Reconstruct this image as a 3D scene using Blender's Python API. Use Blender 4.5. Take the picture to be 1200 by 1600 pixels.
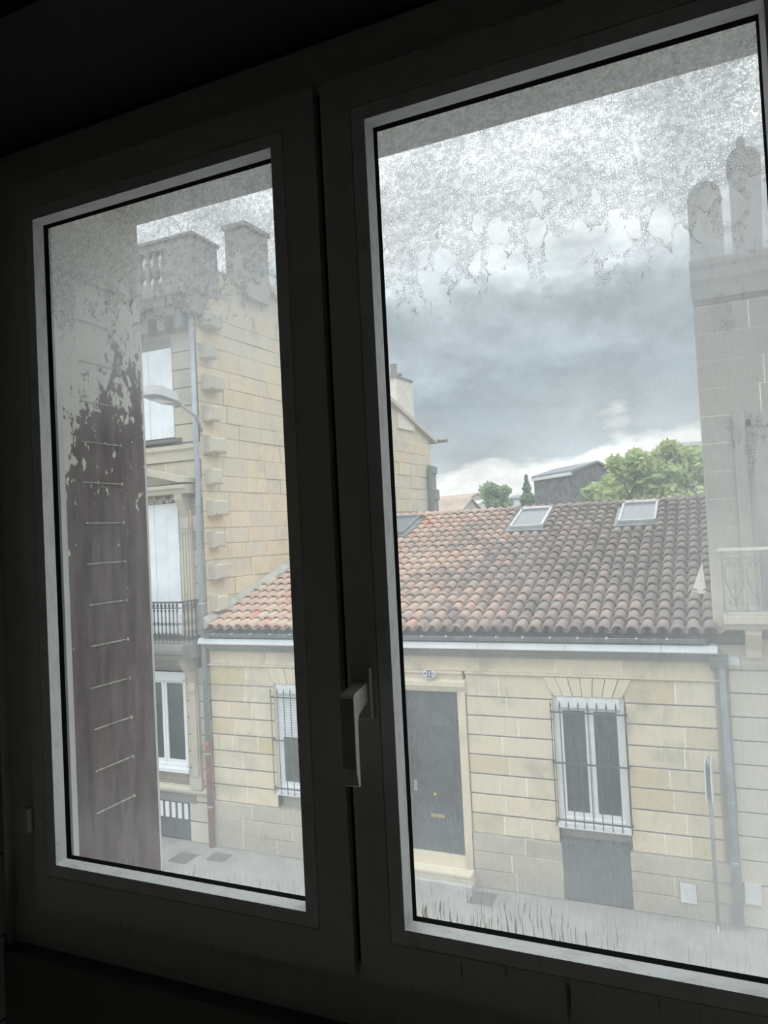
import bpy, math, random
from mathutils import Vector, Matrix

scene = bpy.context.scene
for o in list(bpy.data.objects):
    bpy.data.objects.remove(o)
COL = scene.collection

# ------------------------------------------------------------------ camera
H = 5.8                                   # eye height above the street
YAW, PITCH, ROLL = -0.4170, 0.0288, -0.0502
fwd = Vector((math.sin(YAW) * math.cos(PITCH), math.cos(YAW) * math.cos(PITCH), math.sin(PITCH)))
rgt = Vector((math.cos(YAW), -math.sin(YAW), 0))
upv = rgt.cross(fwd)
r2 = rgt * math.cos(ROLL) + upv * math.sin(ROLL)
u2 = -rgt * math.sin(ROLL) + upv * math.cos(ROLL)
cam_data = bpy.data.cameras.new('camera')
cam = bpy.data.objects.new('camera', cam_data)
COL.objects.link(cam)
cam.matrix_world = Matrix(((r2.x, u2.x, -fwd.x, 0), (r2.y, u2.y, -fwd.y, 0), (r2.z, u2.z, -fwd.z, H), (0, 0, 0, 1)))
cam_data.sensor_fit = 'VERTICAL'
cam_data.sensor_height = 32.0
cam_data.sensor_width = 24.0
cam_data.lens = 23.0
cam_data.clip_start = 0.02
cam_data.clip_end = 600
scene.camera = cam

# ------------------------------------------------------------------ view
scene.view_settings.view_transform = 'Standard'
scene.view_settings.look = 'None'
scene.view_settings.gamma = 1.0
scene.view_settings.use_curve_mapping = False
scene.view_settings.exposure = 0.0
scene.cycles.use_denoising = True
scene.cycles.transparent_max_bounces = 16
scene.cycles.max_bounces = 8
scene.cycles.diffuse_bounces = 4
scene.cycles.sample_clamp_indirect = 4.0

# ------------------------------------------------------------------ node helper


class G:
    """small wrapper that builds shader node graphs from python expressions"""

    def __init__(self, tree):
        self.t = tree

    def n(self, kind, ins=None, **props):
        nd = self.t.nodes.new('ShaderNode' + kind)
        for k, v in props.items():
            setattr(nd, k, v)
        for k, v in (ins or {}).items():
            self.set(nd.inputs[k], v)
        return nd

    def set(self, sock, v):
        if hasattr(v, 'outputs'):
            v = v.outputs[0]
        if hasattr(v, 'is_linked') and hasattr(v, 'node'):
            self.t.links.new(v, sock)
        else:
            if sock.type == 'RGBA' and len(v) == 3:
                v = (*v, 1)
            sock.default_value = v

    def m(self, op, a, b=0.0, c=0.0):
        nd = self.t.nodes.new('ShaderNodeMath')
        nd.operation = op
        for s, v in zip(nd.inputs, (a, b, c)):
            self.set(s, v)
        return nd.outputs[0]

    def add(self, a, b): return self.m('ADD', a, b)
    def sub(self, a, b): return self.m('SUBTRACT', a, b)
    def mul(self, a, b): return self.m('MULTIPLY', a, b)
    def clamp(self, a):
        nd = self.n('Clamp', {0: a}); return nd.outputs[0]

    def smooth(self, x, e0, e1, lo=0.0, hi=1.0):
        nd = self.t.nodes.new('ShaderNodeMapRange')
        nd.interpolation_type = 'SMOOTHSTEP'
        if isinstance(e0, (int, float)) and isinstance(e1, (int, float)) and e0 > e1:
            e0, e1, lo, hi = e1, e0, hi, lo
        for i, v in enumerate((x, e0, e1, lo, hi)):
            self.set(nd.inputs[i], v)
        return nd.outputs[0]

    def pos(self):
        return self.n('NewGeometry').outputs['Position']

    def sep(self, v):
        s = self.n('SeparateXYZ', {0: v})
        return s.outputs[0], s.outputs[1], s.outputs[2]

    def comb(self, x, y, z):
        return self.n('CombineXYZ', {0: x, 1: y, 2: z}).outputs[0]

    def noise(self, vec, scale, detail=3, rough=.55, out=0):
        return self.n('TexNoise', {'Vector': vec, 'Scale': scale, 'Detail': detail, 'Roughness': rough}).outputs[out]

    def mix(self, f, a, b):
        nd = self.t.nodes.new('ShaderNodeMix')
        nd.data_type = 'RGBA'
        self.set(nd.inputs[0], f)
        self.set(nd.inputs[6], a)
        self.set(nd.inputs[7], b)
        return nd.outputs[2]

    def ramp(self, f, stops):
        nd = self.t.nodes.new('ShaderNodeValToRGB')
        cr = nd.color_ramp
        while len(cr.elements) < len(stops):
            cr.elements.new(0.5)
        for e, (p, c) in zip(cr.elements, stops):
            e.position = p
            e.color = (*c, 1)
        self.set(nd.inputs[0], f)
        return nd.outputs[0]


# ------------------------------------------------------------------ sky: broken overcast
world = bpy.data.worlds.new('overcast_sky')
scene.world = world
world.use_nodes = True
wt = world.node_tree
wt.nodes.clear()
g = G(wt)
dirv = g.n('TexCoord').outputs['Generated']
dx, dy, dz = g.sep(dirv)
el = g.m('MAXIMUM', dz, 0.0)
den = g.add(el, 0.14)
cl = g.comb(g.m('DIVIDE', dx, den), g.m('DIVIDE', dy, den), 0.37)
big = g.noise(cl, 0.9, 5, .55)
fine = g.noise(g.comb(dx, dy, g.mul(dz, 1.7)), 8.0, 8, .62)
mid = g.noise(g.comb(dx, dy, g.mul(dz, 1.7)), 3.1, 5, .55)
e2 = g.add(el, g.mul(g.sub(big, .5), .12))
e2 = g.add(e2, g.mul(g.sub(mid, .5), .16))
e2 = g.add(e2, g.mul(g.sub(fine, .5), .15))
band = g.ramp(g.m('MAXIMUM', e2, 0.0), [
    (0.00, (1.05, 1.06, 1.03)), (0.085, (1.20, 1.21, 1.18)), (0.105, (.58, .64, .68)), (0.20, (.365, .43, .49)),
    (0.29, (.55, .63, .69)), (0.37, (1.35, 1.42, 1.47)), (0.62, (2.15, 2.25, 2.30)), (1.0, (2.95, 3.05, 3.10))])
detail = g.smooth(fine, .25, .75, .72, 1.30)
skyc = g.n('VectorMath', {0: band, 1: g.comb(detail, detail, detail)}, operation='MULTIPLY').outputs[0]
bg = g.n('Background', {'Color': skyc, 'Strength': 1.0})
wo = g.n('OutputWorld', {'Surface': bg})

# ------------------------------------------------------------------ materials
MATS = {}


def new_mat(name):
    m = bpy.data.materials.new(name)
    m.use_nodes = True
    m.node_tree.nodes.clear()
    MATS[name] = m
    return m, G(m.node_tree)


def finish(g, shader):
    g.n('OutputMaterial', {'Surface': shader})


def bsdf(g, color, rough=.6, metal=0.0, bump=None, bump_s=.3, bump_d=.01, spec=.5):
    ins = {'Base Color': color, 'Roughness': rough, 'Metallic': metal, 'Specular IOR Level': spec}
    nd = g.n('BsdfPrincipled', ins)
    if bump is not None:
        b = g.n('Bump', {'Height': bump, 'Strength': bump_s, 'Distance': bump_d})
        g.set(nd.inputs['Normal'], b)
    return nd


def simple(name, color, rough=.6, metal=0.0, var=.12, scale=6.0, spec=.5):
    m, g = new_mat(name)
    p = g.pos()
    nz = g.noise(p, scale, 4)
    dark = tuple(c * (1 - var) for c in color)
    light = tuple(min(1, c * (1 + var)) for c in color)
    finish(g, bsdf(g, g.mix(g.smooth(nz, .3, .7), dark, light), rough, metal, spec=spec))
    return m


def stone(name, a, b, c, grime=.5, joint=True, rnd=.5, zdirt=None):
    """weathered limestone: block to block tint, soft stains, fine pores"""
    m, g = new_mat(name)
    p = g.pos()
    r = g.n('ObjectInfo').outputs['Random']
    x, y, z = g.sep(p)
    base = g.mix(g.mul(r, rnd), a, b)
    n1 = g.noise(p, 1.6, 5, .6)
    base = g.mix(g.mul(g.smooth(n1, .48, .75), grime), base, c)
    n2 = g.noise(g.comb(g.mul(x, 3.0), g.mul(y, 3.0), g.mul(z, .7)), 2.2, 4, .6)
    base = g.mix(g.mul(g.smooth(n2, .55, .8), grime * .7), base, tuple(v * .8 for v in c))
    if zdirt:
        zz = g.add(z, g.mul(g.sub(n1, .5), .5))
        for (z0, z1, f, colr) in zdirt:
            base = g.mix(g.mul(g.smooth(zz, z0, z1), f), base, colr)
    n3 = g.noise(p, 22, 4, .6)
    base = g.mix(g.mul(g.smooth(n3, .35, .7), .16), base, tuple(v * .72 for v in a))
    finish(g, bsdf(g, base, .9, bump=n3, bump_s=.5, bump_d=.01, spec=.2))
    return m


SB, SC, SG = (.80, .68, .505), (.60, .52, .39), (.41, .38, .32)
stone('stone_house', SB, (.74, .645, .49), SG, .8, rnd=1.0, zdirt=[(.75, .2, .55, (.30, .285, .25)), (3.45, 3.75, .45, (.40, .375, .32))])
stone('stone_plinth', (.56, .50, .40), (.50, .45, .36), (.33, .31, .265), .7, rnd=1.0, zdirt=[(.6, .1, .5, (.30, .285, .25))])
stone('stone_tan', (.74, .62, .44), (.68, .56, .385), SG, .5, rnd=1.0)
stone('stone_yellow', (.68, .56, .34), (.64, .54, .32), SG, .35)
stone('stone_pale', (.78, .69, .54), (.75, .66, .51), SG, .5)
stone('stone_cornice', (.31, .30, .27), (.28, .27, .245), (.18, .18, .165), .8)
stone('stone_left', (.60, .55, .45), (.54, .49, .40), (.33, .32, .30), .6, rnd=1.0, zdirt=[(8.2, 10.2, .6, (.33, .33, .32))])
stone('stone_side', (.68, .595, .455), (.63, .56, .435), (.50, .45, .37), .6, rnd=1.0, zdirt=[(9.5, 11.5, .4, (.42, .41, .38))])
stone('stone_right', (.64, .595, .50), (.62, .575, .47), (.46, .44, .39), .5, rnd=1.0, zdirt=[(4.2, 6.2, .85, (.235, .225, .21)), (7.6, 9.0, .6, (.20, .205, .21))])
stone('stone_dark', (.25, .25, .235), (.22, .22, .21), (.14, .14, .135), .6)
stone('chimney_stone', (.40, .39, .38), (.36, .36, .35), (.25, .25, .25), .5)
simple('mortar', (.86, .82, .73), .95)
simple('mortar_dark', (.46, .43, .37), .95)
simple('render_pale', (.72, .67, .60), .9, var=.08)
simple('zinc_pale', (.72, .75, .78), .45, .0, .07, 2.0)
simple('zinc_mid', (.50, .51, .51), .6, 0, .1, 4)
simple('zinc_dark', (.22, .235, .245), .5, .3, .2, 5)
simple('zinc_pipe', (.34, .385, .42), .5, .2, .12, 3)
simple('pipe_red', (.30, .13, .11), .6, 0, .25, 6)
simple('white_paint', (.82, .84, .86), .5, 0, .04)
simple('white_shutter', (.82, .86, .90), .6, 0, .07, 3)
simple('iron', (.075, .085, .09), .55, .2, .2)
simple('iron_pale', (.30, .31, .31), .6, .2, .15)
simple('door_paint', (.055, .065, .075), .4, 0, .25, 7)
simple('cellar_board', (.08, .09, .10), .55, 0, .2, 9)
simple('brass', (.62, .47, .20), .35, .8, .1)
simple('dark_interior', (.03, .035, .035), .8)
simple('curtain', (.36, .44, .41), .8, 0, .12, 4)
simple('asphalt', (.14, .14, .135), .9, 0, .2, 4)
simple('pavement', (.30, .288, .27), .9, 0, .14, 2.2)
simple('pavement_dark', (.13, .127, .12), .9, 0, .14, 3)
simple('kerb_stone', (.46, .45, .43), .9, 0, .12, 5)
simple('meter_box', (.66, .67, .66), .6, 0, .05)
simple('number_blue', (.12, .14, .22), .35, 0, .05)
simple('enamel_white', (.82, .82, .80), .35, 0, .03)
simple('far_wall', (.55, .51, .45), .9, 0, .1, .6)
simple('far_white', (.72, .73, .71), .9, 0, .06, .5)
simple('far_roof', (.42, .32, .26), .9, 0, .18, 1.2)
simple('far_slate', (.20, .22, .24), .8, 0, .15, .8)
simple('dark_rubble', (.145, .14, .145), .95, 0, .4, 3.5)
simple('bark', (.12, .10, .08), .9, 0, .3)
simple('gasket', (.004, .004, .004), .85, 0, .1, spec=.12)
simple('seam', (.006, .006, .006), .8, 0, .1)
simple('old_render', (.70, .69, .66), .9, 0, .14, 5)
simple('louvre_paint', (.50, .46, .40), .8, 0, .35, 90)
simple('lead_flashing', (.40, .385, .35), .85, 0, .2, 6)
simple('tower_shutter', (.33, .325, .31), .8, 0, .1, 5)
simple('jamb_paint', (.66, .65, .61), .6, 0, .06, 12)
simple('roof_felt', (.11, .09, .08), .95)
simple('lamp_grey', (.42, .435, .44), .45, .2, .08)
simple('lamp_glass', (.55, .56, .55), .2, 0, .05)
simple('sign_white', (.80, .82, .83), .4, 0, .04)
simple('sign_back', (.22, .235, .25), .5, .2, .1)
simple('room_paint', (.50, .49, .46), .9, 0, .1, 1.2)
simple('ceiling_paint', (.66, .65, .62), .9, 0, .05, 1)
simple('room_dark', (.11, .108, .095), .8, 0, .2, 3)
simple('soffit_shade', (.014, .014, .012), .9, 0, .15, 2)  # near-black colour carries the unlit shade under the lintel
simple('reveal_tile', (.16, .16, .145), .35, 0, .1, 8)
simple('floorboards', (.34, .31, .27), .6, 0, .2, 3)
simple('handle_metal', (.56, .54, .47), .42, .35, .05, 20)

# window glass of the houses opposite: dark, reflecting the sky
m, g = new_mat('window_glass')
finish(g, bsdf(g, g.mix(g.noise(g.pos(), 1.3, 3), (.02, .03, .03), (.075, .11, .10)), .08, 0, spec=.6))
m, g = new_mat('skylight_glass')
finish(g, bsdf(g, (.16, .17, .19), .25, 0, spec=.5))

# white pvc with dirt runs on the lower rails
m, g = new_mat('pvc')
p = g.pos()
x, y, z = g.sep(p)
run = g.noise(g.comb(g.mul(x, 60), 0.0, g.mul(z, 5)), 1.0, 2, .5)
runm = g.mul(g.smooth(run, .63, .70), g.mul(g.smooth(z, 5.17, 5.21), g.smooth(z, 5.262, 5.24)))
gr = g.noise(p, 30, 4, .6)
c = g.mix(g.mul(g.smooth(gr, .45, .8), .25), (.74, .735, .70), (.50, .49, .45))
c = g.mix(g.mul(runm, .8), c, (.05, .05, .045))
finish(g, bsdf(g, c, .38, spec=.4))

# glazing bead: white lifted to imitate skylight, with specks and dust on the flat bottom bead
m, g = new_mat('pvc_bead')
p = g.pos()
x, y, z = g.sep(p)
sp = g.noise(p, 140, 3, .6)
sm = g.noise(g.comb(g.mul(x, 1.0), g.mul(y, 3.0), z), 30, 4, .65)
c = g.mix(g.smooth(sm, .45, .8), (.92, .925, .915), (.70, .70, .68))
c = g.mix(g.smooth(sp, .70, .76), c, (.28, .27, .25))
finish(g, bsdf(g, c, .45, spec=.4))

# roof tiles: every tile gets its own tint from its place on the roof
ROOF_X0, PITCH_X, ROWS = -9.0, 0.2093, 20
EAVE_Y, EAVE_Z, SLOPE = 11.36, 4.13, 0.33
RIDGE_Y = 17.62
ROW_DY = (RIDGE_Y - EAVE_Y) / ROWS
m, g = new_mat('roof_tile')
p = g.pos()
x, y, z = g.sep(p)
ix = g.m('FLOOR', g.m('DIVIDE', g.sub(x, ROOF_X0), PITCH_X))
iy = g.m('FLOOR', g.m('DIVIDE', g.sub(y, EAVE_Y + .005), ROW_DY))
wn = g.n('TexWhiteNoise', {'Vector': g.comb(ix, iy, 3.0)}, noise_dimensions='3D')
r1 = wn.outputs['Value']
rc = g.sep(wn.outputs['Color'])
warm = g.ramp(r1, [(0, (.55, .33, .25)), (.25, (.58, .40, .31)), (.5, (.60, .45, .35)), (.75, (.60, .39, .30)),
                   (.93, (.66, .52, .41)), (.955, (.66, .27, .20)), (1, (.68, .24, .17))])
cool = g.ramp(rc[1], [(0, (.20, .165, .15)), (.5, (.27, .22, .20)), (1, (.35, .28, .245))])
age = g.add(g.smooth(x, -8.0, -1.2, 0.0, .95), g.mul(g.sub(g.noise(p, .55, 4), .5), 1.5))
age = g.add(age, g.mul(g.sub(rc[0], .5), .5))
age = g.add(age, g.smooth(y, 13.0, 17.0, 0.0, .12))
tc = g.mix(g.smooth(age, .1, .9), warm, cool)
lich = g.noise(p, 26, 4, .65)
tc = g.mix(g.mul(g.smooth(lich, .55, .8), .5), tc, (.42, .40, .35))
finish(g, bsdf(g, tc, .85, bump=g.noise(p, 60, 3), bump_s=.3, bump_d=.01, spec=.2))

# peeling cream paint over brown on the open shutter
m, g = new_mat('peeling_paint')
p = g.pos()
x, y, z = g.sep(p)
pz = g.comb(g.mul(x, 1.0), g.mul(y, 1.6), z)
nb = g.noise(pz, 14, 6, .66)
nf = g.noise(pz, 55, 4, .6)
ns = g.noise(g.comb(x, g.mul(y, 40), g.mul(z, 6)), 1.0, 3, .6)
t = g.mul(g.sub(z, 6.02), 1.55)
t = g.sub(t, g.mul(g.sub(y, 1.03), 1.9))
t = g.add(t, g.mul(g.sub(nb, .5), 1.6))
t = g.add(t, g.mul(g.sub(nf, .5), 1.1))
edge = g.mul(g.smooth(g.m('ABSOLUTE', g.sub(y, 1.06)), .088, .108), .28)
t = g.add(t, edge)
flk = g.noise(g.comb(x, g.mul(y, 1.3), g.mul(z, .8)), 34, 3, .6)
t = g.m('MAXIMUM', t, g.sub(flk, g.smooth(z, 5.3, 6.1, .76, .62)))
paint = g.smooth(t, .02, .06)
brown = g.mix(g.smooth(ns, .3, .7), (.060, .034, .030), (.16, .112, .105))
brown = g.mix(g.mul(g.smooth(nf, .6, .75), .5), brown, (.24, .20, .185))
cream = g.mix(nf, (.62, .58, .50), (.78, .75, .68))
c = g.mix(paint, brown, cream)
finish(g, bsdf(g, c, .75, bump=g.add(paint, g.mul(nf, .2)), bump_s=.7, bump_d=.003, spec=.3))

# foliage
for nm, a, b in (('leaf_green', (.33, .45, .20), (.56, .62, .30)), ('leaf_dark', (.17, .27, .19), (.28, .38, .26)), ('leaf_mid', (.24, .37, .22), (.38, .48, .30))):
    m, g = new_mat(nm)
    nz = g.noise(g.pos(), 1.1, 4)
    c = g.mix(g.smooth(nz, .35, .65), a, b)
    d = g.n('BsdfDiffuse', {'Color': c})
    tr = g.n('BsdfTranslucent', {'Color': c})
    finish(g, g.n('MixShader', {0: .35, 1: d, 2: tr}))

# clear glass (outer faces of the panes)
m, g = new_mat('clear_glass')
tr = g.n('BsdfTransparent', {'Color': (.95, .97, .965)})
finish(g, tr)


def film_material(name, xa, xb, right):
    """dirty double glazing: milky film, blistered condensation at the top, drip runs at the bottom"""
    m, g = new_mat(name)
    p = g.pos()
    x, y, z = g.sep(p)
    xz = g.comb(x, z, 0.0)
    n_big = g.noise(xz, 7, 4, .6)
    n_mid = g.noise(xz, 28, 4, .6)
    streak = g.noise(g.comb(g.mul(x, 260), g.mul(z, 48), 0.0), 1.0, 4, .7)
    # milky film
    f = g.add(.25 if right else .235, g.mul(g.sub(n_big, .5), .16))
    f = g.add(f, g.mul(g.sub(streak, .5), .14))
    f = g.add(f, g.smooth(z, 5.46, 5.30, 0.0, .05))
    f = g.add(f, g.smooth(z, 5.96, 6.20, 0.0, .28 if right else .34))
    if right:
        f = g.add(f, g.smooth(x, -.10, .05, 0.0, .17))
    else:
        f = g.add(f, g.smooth(x, -.88, -.72, -.11, .02))  # thinner film beside the shutter imitates the shade it casts on the pane
    # blistered zone: fine cells, lower border broken by clear runs
    wob = g.comb(g.add(x, g.mul(g.sub(n_mid, .5), .006)), g.add(z, g.mul(g.sub(g.noise(xz, 31, 3), .5), .006)), 0.0)
    vor = g.n('TexVoronoi', {'Vector': wob, 'Scale': 300.0, 'Randomness': 1.0}, feature='DISTANCE_TO_EDGE', voronoi_dimensions='2D')
    cell = g.n('TexVoronoi', {'Vector': wob, 'Scale': 300.0, 'Randomness': 1.0}, feature='F1', voronoi_dimensions='2D')
    crk = g.noise(xz, 90, 3)
    line = g.smooth(vor.outputs['Distance'], .03, .16, 1.0, 0.0)
    line = g.m('MAXIMUM', g.mul(line, g.smooth(crk, .38, .62, .15, 1.0)), g.smooth(g.noise(xz, 520, 2, .6), .55, .68, 0.0, .75))
    cr = g.sep(cell.outputs['Color'])[0]
    zb = 6.125 if right else 6.165
    zz = g.add(z, g.mul(g.sub(g.noise(g.comb(g.mul(x, 22), g.mul(z, 5), 0.0), 1.0, 3), .5), .12))
    zone = g.smooth(zz, zb - .045, zb + .015)
    bl = g.n('TexVoronoi', {'Vector': g.comb(g.mul(g.add(x, g.mul(g.sub(n_mid, .5), .030)), 40), g.mul(g.add(z, g.mul(g.sub(g.noise(xz, 45, 3), .5), .035)), 24), 0.0), 'Scale': 1.0, 'Randomness': .95}, feature='F1', voronoi_dimensions='2D')
    bd = bl.outputs['Distance']
    brand = g.sep(bl.outputs['Color'])[0]
    rr = g.add(g.smooth(z, zb + .15, zb - .03, -.30, .50), g.mul(g.sub(brand, .5), .80))
    blob = g.smooth(bd, rr, g.add(rr, .05), 1.0, 0.0)
    rim = g.mul(g.smooth(bd, rr, g.add(rr, .03), 0.0, 1.0), g.smooth(bd, g.add(rr, .05), g.add(rr, .10), 1.0, 0.0))
    rim = g.mul(rim, g.mul(g.smooth(z, zb + .12, zb + .06), g.smooth(z, zb - .06, zb - .02)))
    grain = g.mul(zone, g.sub(1.0, blob))
    dark = g.mul(grain, g.mul(line, .85))
    dark = g.add(dark, g.mul(rim, g.smooth(crk, .45, .6, 0.0, .45)))
    # stray crackle lower down along one side
    strayn = g.noise(g.comb(g.mul(x, 30), g.mul(z, 13), 4.0), 1.0, 3, .6)
    if right:
        side = g.mul(g.smooth(x, -.02, .05), g.smooth(z, 5.72, 5.86))
    else:
        side = g.mul(g.smooth(x, -.78, -.72), g.smooth(z, 6.06, 6.14))
    dark = g.add(dark, g.mul(g.mul(side, g.smooth(strayn, .56, .62)), g.mul(line, .8)))
    # drip runs above the bottom gasket
    drip = g.noise(g.comb(g.add(g.mul(x, 430), g.mul(g.sub(n_mid, .5), 5.0)), g.mul(z, 16), 9.0), 1.0, 3, .55)
    hgt = g.add(5.33 if right else 5.305, g.mul(g.sub(g.noise(g.comb(g.mul(x, 60), 0.0, 2.0), 1.0, 2), .5), .07))
    dm = g.mul(g.smooth(drip, .55, .64), g.smooth(z, g.add(hgt, .015), hgt, 0.0, 1.0) if False else g.smooth(g.sub(hgt, z), -.01, .03))
    if right:
        dm = g.mul(dm, g.smooth(x, -.08, -.20, .18, 1.0))
    else:
        dm = g.mul(dm, .45)
    # bright water cells between the lines
    f = g.add(f, g.mul(grain, g.mul(g.sub(cr, .5), .34)))
    f = g.clamp(f)
    film = g.n('BsdfTranslucent', {'Color': (.87, .905, .93)})
    dk = g.clamp(dark)
    clear = g.n('BsdfTransparent', {'Color': g.mix(dk, (.98, .985, .985), (.12, .125, .13))})
    s1 = g.n('MixShader', {0: f, 1: clear, 2: film})
    brownd = g.n('BsdfTransparent', {'Color': (.30, .26, .21)})
    absorb = g.n('BsdfTransparent', {'Color': (.25, .25, .25)})
    s2 = g.n('MixShader', {0: g.mul(dk, .42), 1: s1, 2: absorb})
    s3 = g.n('MixShader', {0: g.mul(dm, .85), 1: s2, 2: brownd})
    finish(g, s3)
    return m


film_material('dirty_pane_a', -1.02, -.555, False)
film_material('dirty_pane_b', -.393, .079, True)

# ------------------------------------------------------------------ geometry helpers
ORIGIN = {}


class MB:
    def __init__(self):
        self.v, self.f, self.mi = [], [], []

    def poly(self, verts, faces, mi=0):
        o = len(self.v)
        self.v += [tuple(q) for q in verts]
        self.f += [tuple(i + o for i in fc) for fc in faces]
        self.mi += [mi] * len(faces)
        return self

    def box(self, x0, x1, y0, y1, z0, z1, mi=0):
        vs = [(x0, y0, z0), (x1, y0, z0), (x1, y1, z0), (x0, y1, z0), (x0, y0, z1), (x1, y0, z1), (x1, y1, z1), (x0, y1, z1)]
        return self.poly(vs, [(0, 3, 2, 1), (4, 5, 6, 7), (0, 1, 5, 4), (1, 2, 6, 5), (2, 3, 7, 6), (3, 0, 4, 7)], mi)

    def prism_x(self, prof, x0, x1, mi=0):
        """profile of (y, z) points extruded along x"""
        n = len(prof)
        vs = [(x0, a, b) for a, b in prof] + [(x1, a, b) for a, b in prof]
        fs = [(i, (i + 1) % n, (i + 1) % n + n, i + n) for i in range(n)]
        return self.poly(vs, fs + [tuple(range(n))[::-1], tuple(range(n, 2 * n))], mi)

    def prism_y(self, prof, y0, y1, mi=0):
        """profile of (x, z) points extruded along y"""
        n = len(prof)
        vs = [(a, y0, b) for a, b in prof] + [(a, y1, b) for a, b in prof]
        fs = [(i, (i + 1) % n, (i + 1) % n + n, i + n) for i in range(n)]
        return self.poly(vs, fs + [tuple(range(n))[::-1], tuple(range(n, 2 * n))], mi)

    def prism_z(self, prof, z0, z1, mi=0):
        n = len(prof)
        vs = [(a, b, z0) for a, b in prof] + [(a, b, z1) for a, b in prof]
        fs = [(i, (i + 1) % n, (i + 1) % n + n, i + n) for i in range(n)]
        return self.poly(vs, fs + [tuple(range(n))[::-1], tuple(range(n, 2 * n))], mi)

    def tube(self, pts, r, seg=8, caps=True):
        pts = [Vector(q) for q in pts]
        rs = r if isinstance(r, (list, tuple)) else [r] * len(pts)
        rings = []
        for i, q in enumerate(pts):
            d = (pts[min(i + 1, len(pts) - 1)] - pts[max(i - 1, 0)]).normalized()
            a = Vector((0, 0, 1)) if abs(d.z) < .9 else Vector((1, 0, 0))
            s = d.cross(a).normalized()
            t = s.cross(d)
            rings.append([q + (s * math.cos(k * 2 * math.pi / seg) + t * math.sin(k * 2 * math.pi / seg)) * rs[i] for k in range(seg)])
        vs = [v for rg in rings for v in rg]
        fs = []
        for i in range(len(pts) - 1):
            for k in range(seg):
                a, b = i * seg + k, i * seg + (k + 1) % seg
                fs.append((a, b, b + seg, a + seg))
        if caps:
            fs.append(tuple(range(seg))[::-1])
            fs.append(tuple(range((len(pts) - 1) * seg, len(pts) * seg)))
        return self.poly(vs, fs)

    def lathe(self, cx, cy, prof, seg=10):
        """prof of (radius, z) around a vertical axis"""
        vs, fs = [], []
        for r, z in prof:
            vs += [(cx + r * math.cos(k * 2 * math.pi / seg), cy + r * math.sin(k * 2 * math.pi / seg), z) for k in range(seg)]
        for i in range(len(prof) - 1):
            for k in range(seg):
                a, b = i * seg + k, i * seg + (k + 1) % seg
                fs.append((a, b, b + seg, a + seg))
        fs.append(tuple(range(seg))[::-1])
        fs.append(tuple(range((len(prof) - 1) * seg, len(prof) * seg)))
        return self.poly(vs, fs)

    def build(self, name, mat, parent=None, smooth=False):
        xs, ys, zs = zip(*self.v)
        o0 = Vector(((min(xs) + max(xs)) / 2, (min(ys) + max(ys)) / 2, min(zs)))
        me = bpy.data.meshes.new(name)
        me.from_pydata([tuple(Vector(q) - o0) for q in self.v], [], self.f)
        for mm in (mat if isinstance(mat, (list, tuple)) else [mat]):
            me.materials.append(MATS[mm])
        if any(self.mi):
            me.polygons.foreach_set('material_index', self.mi)
        if smooth:
            me.polygons.foreach_set('use_smooth', [True] * len(me.polygons))
        me.update()
        return place(name, me, o0, parent)


def place(name, data, loc, parent=None):
    o = bpy.data.objects.new(name, data)
    COL.objects.link(o)
    loc = Vector(loc)
    ORIGIN[o.name] = loc
    if parent is not None:
        o.parent = parent
        o.location = loc - ORIGIN[parent.name]
    else:
        o.location = loc
    return o


def tag(o, label=None, cat=None, group=None, kind=None):
    if label:
        o['label'] = label
    if cat:
        o['category'] = cat
    if group:
        o['group'] = group
    if kind:
        o['kind'] = kind
    return o


def thing(name, loc, label, cat, group=None):
    return tag(place(name, None, loc), label, cat, group)


def box(name, mat, parent, *a):
    return MB().box(*a).build(name, mat, parent)


def stone_box(u0, u1, d0, d1, z0, z1, mapf, c=.006):
    """block with slightly eased front edges; mapf(u, depth, z) -> world, depth grows towards the viewer"""
    m = MB()
    vs = [(u0, d0, z0), (u1, d0, z0), (u1, d0, z1), (u0, d0, z1),
          (u0, d1 - c, z0), (u1, d1 - c, z0), (u1, d1 - c, z1), (u0, d1 - c, z1),
          (u0 + c, d1, z0 + c), (u1 - c, d1, z0 + c), (u1 - c, d1, z1 - c), (u0 + c, d1, z1 - c)]
    fs = [(8, 9, 10, 11)]
    for i in range(4):
        j = (i + 1) % 4
        fs += [(i, j, j + 4, i + 4), (i + 4, j + 4, j + 8, i + 8)]
    m.poly([mapf(*q) for q in vs], fs)
    return m


def cut(lo, hi, holes):
    segs = [(lo, hi)]
    for a, b in holes:
        out = []
        for s, e in segs:
            if b <= s or a >= e:
                out.append((s, e))
            else:
                if a - s > .03:
                    out.append((s, a))
                if e - b > .03:
                    out.append((b, e))
        segs = out
    return segs


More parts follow.
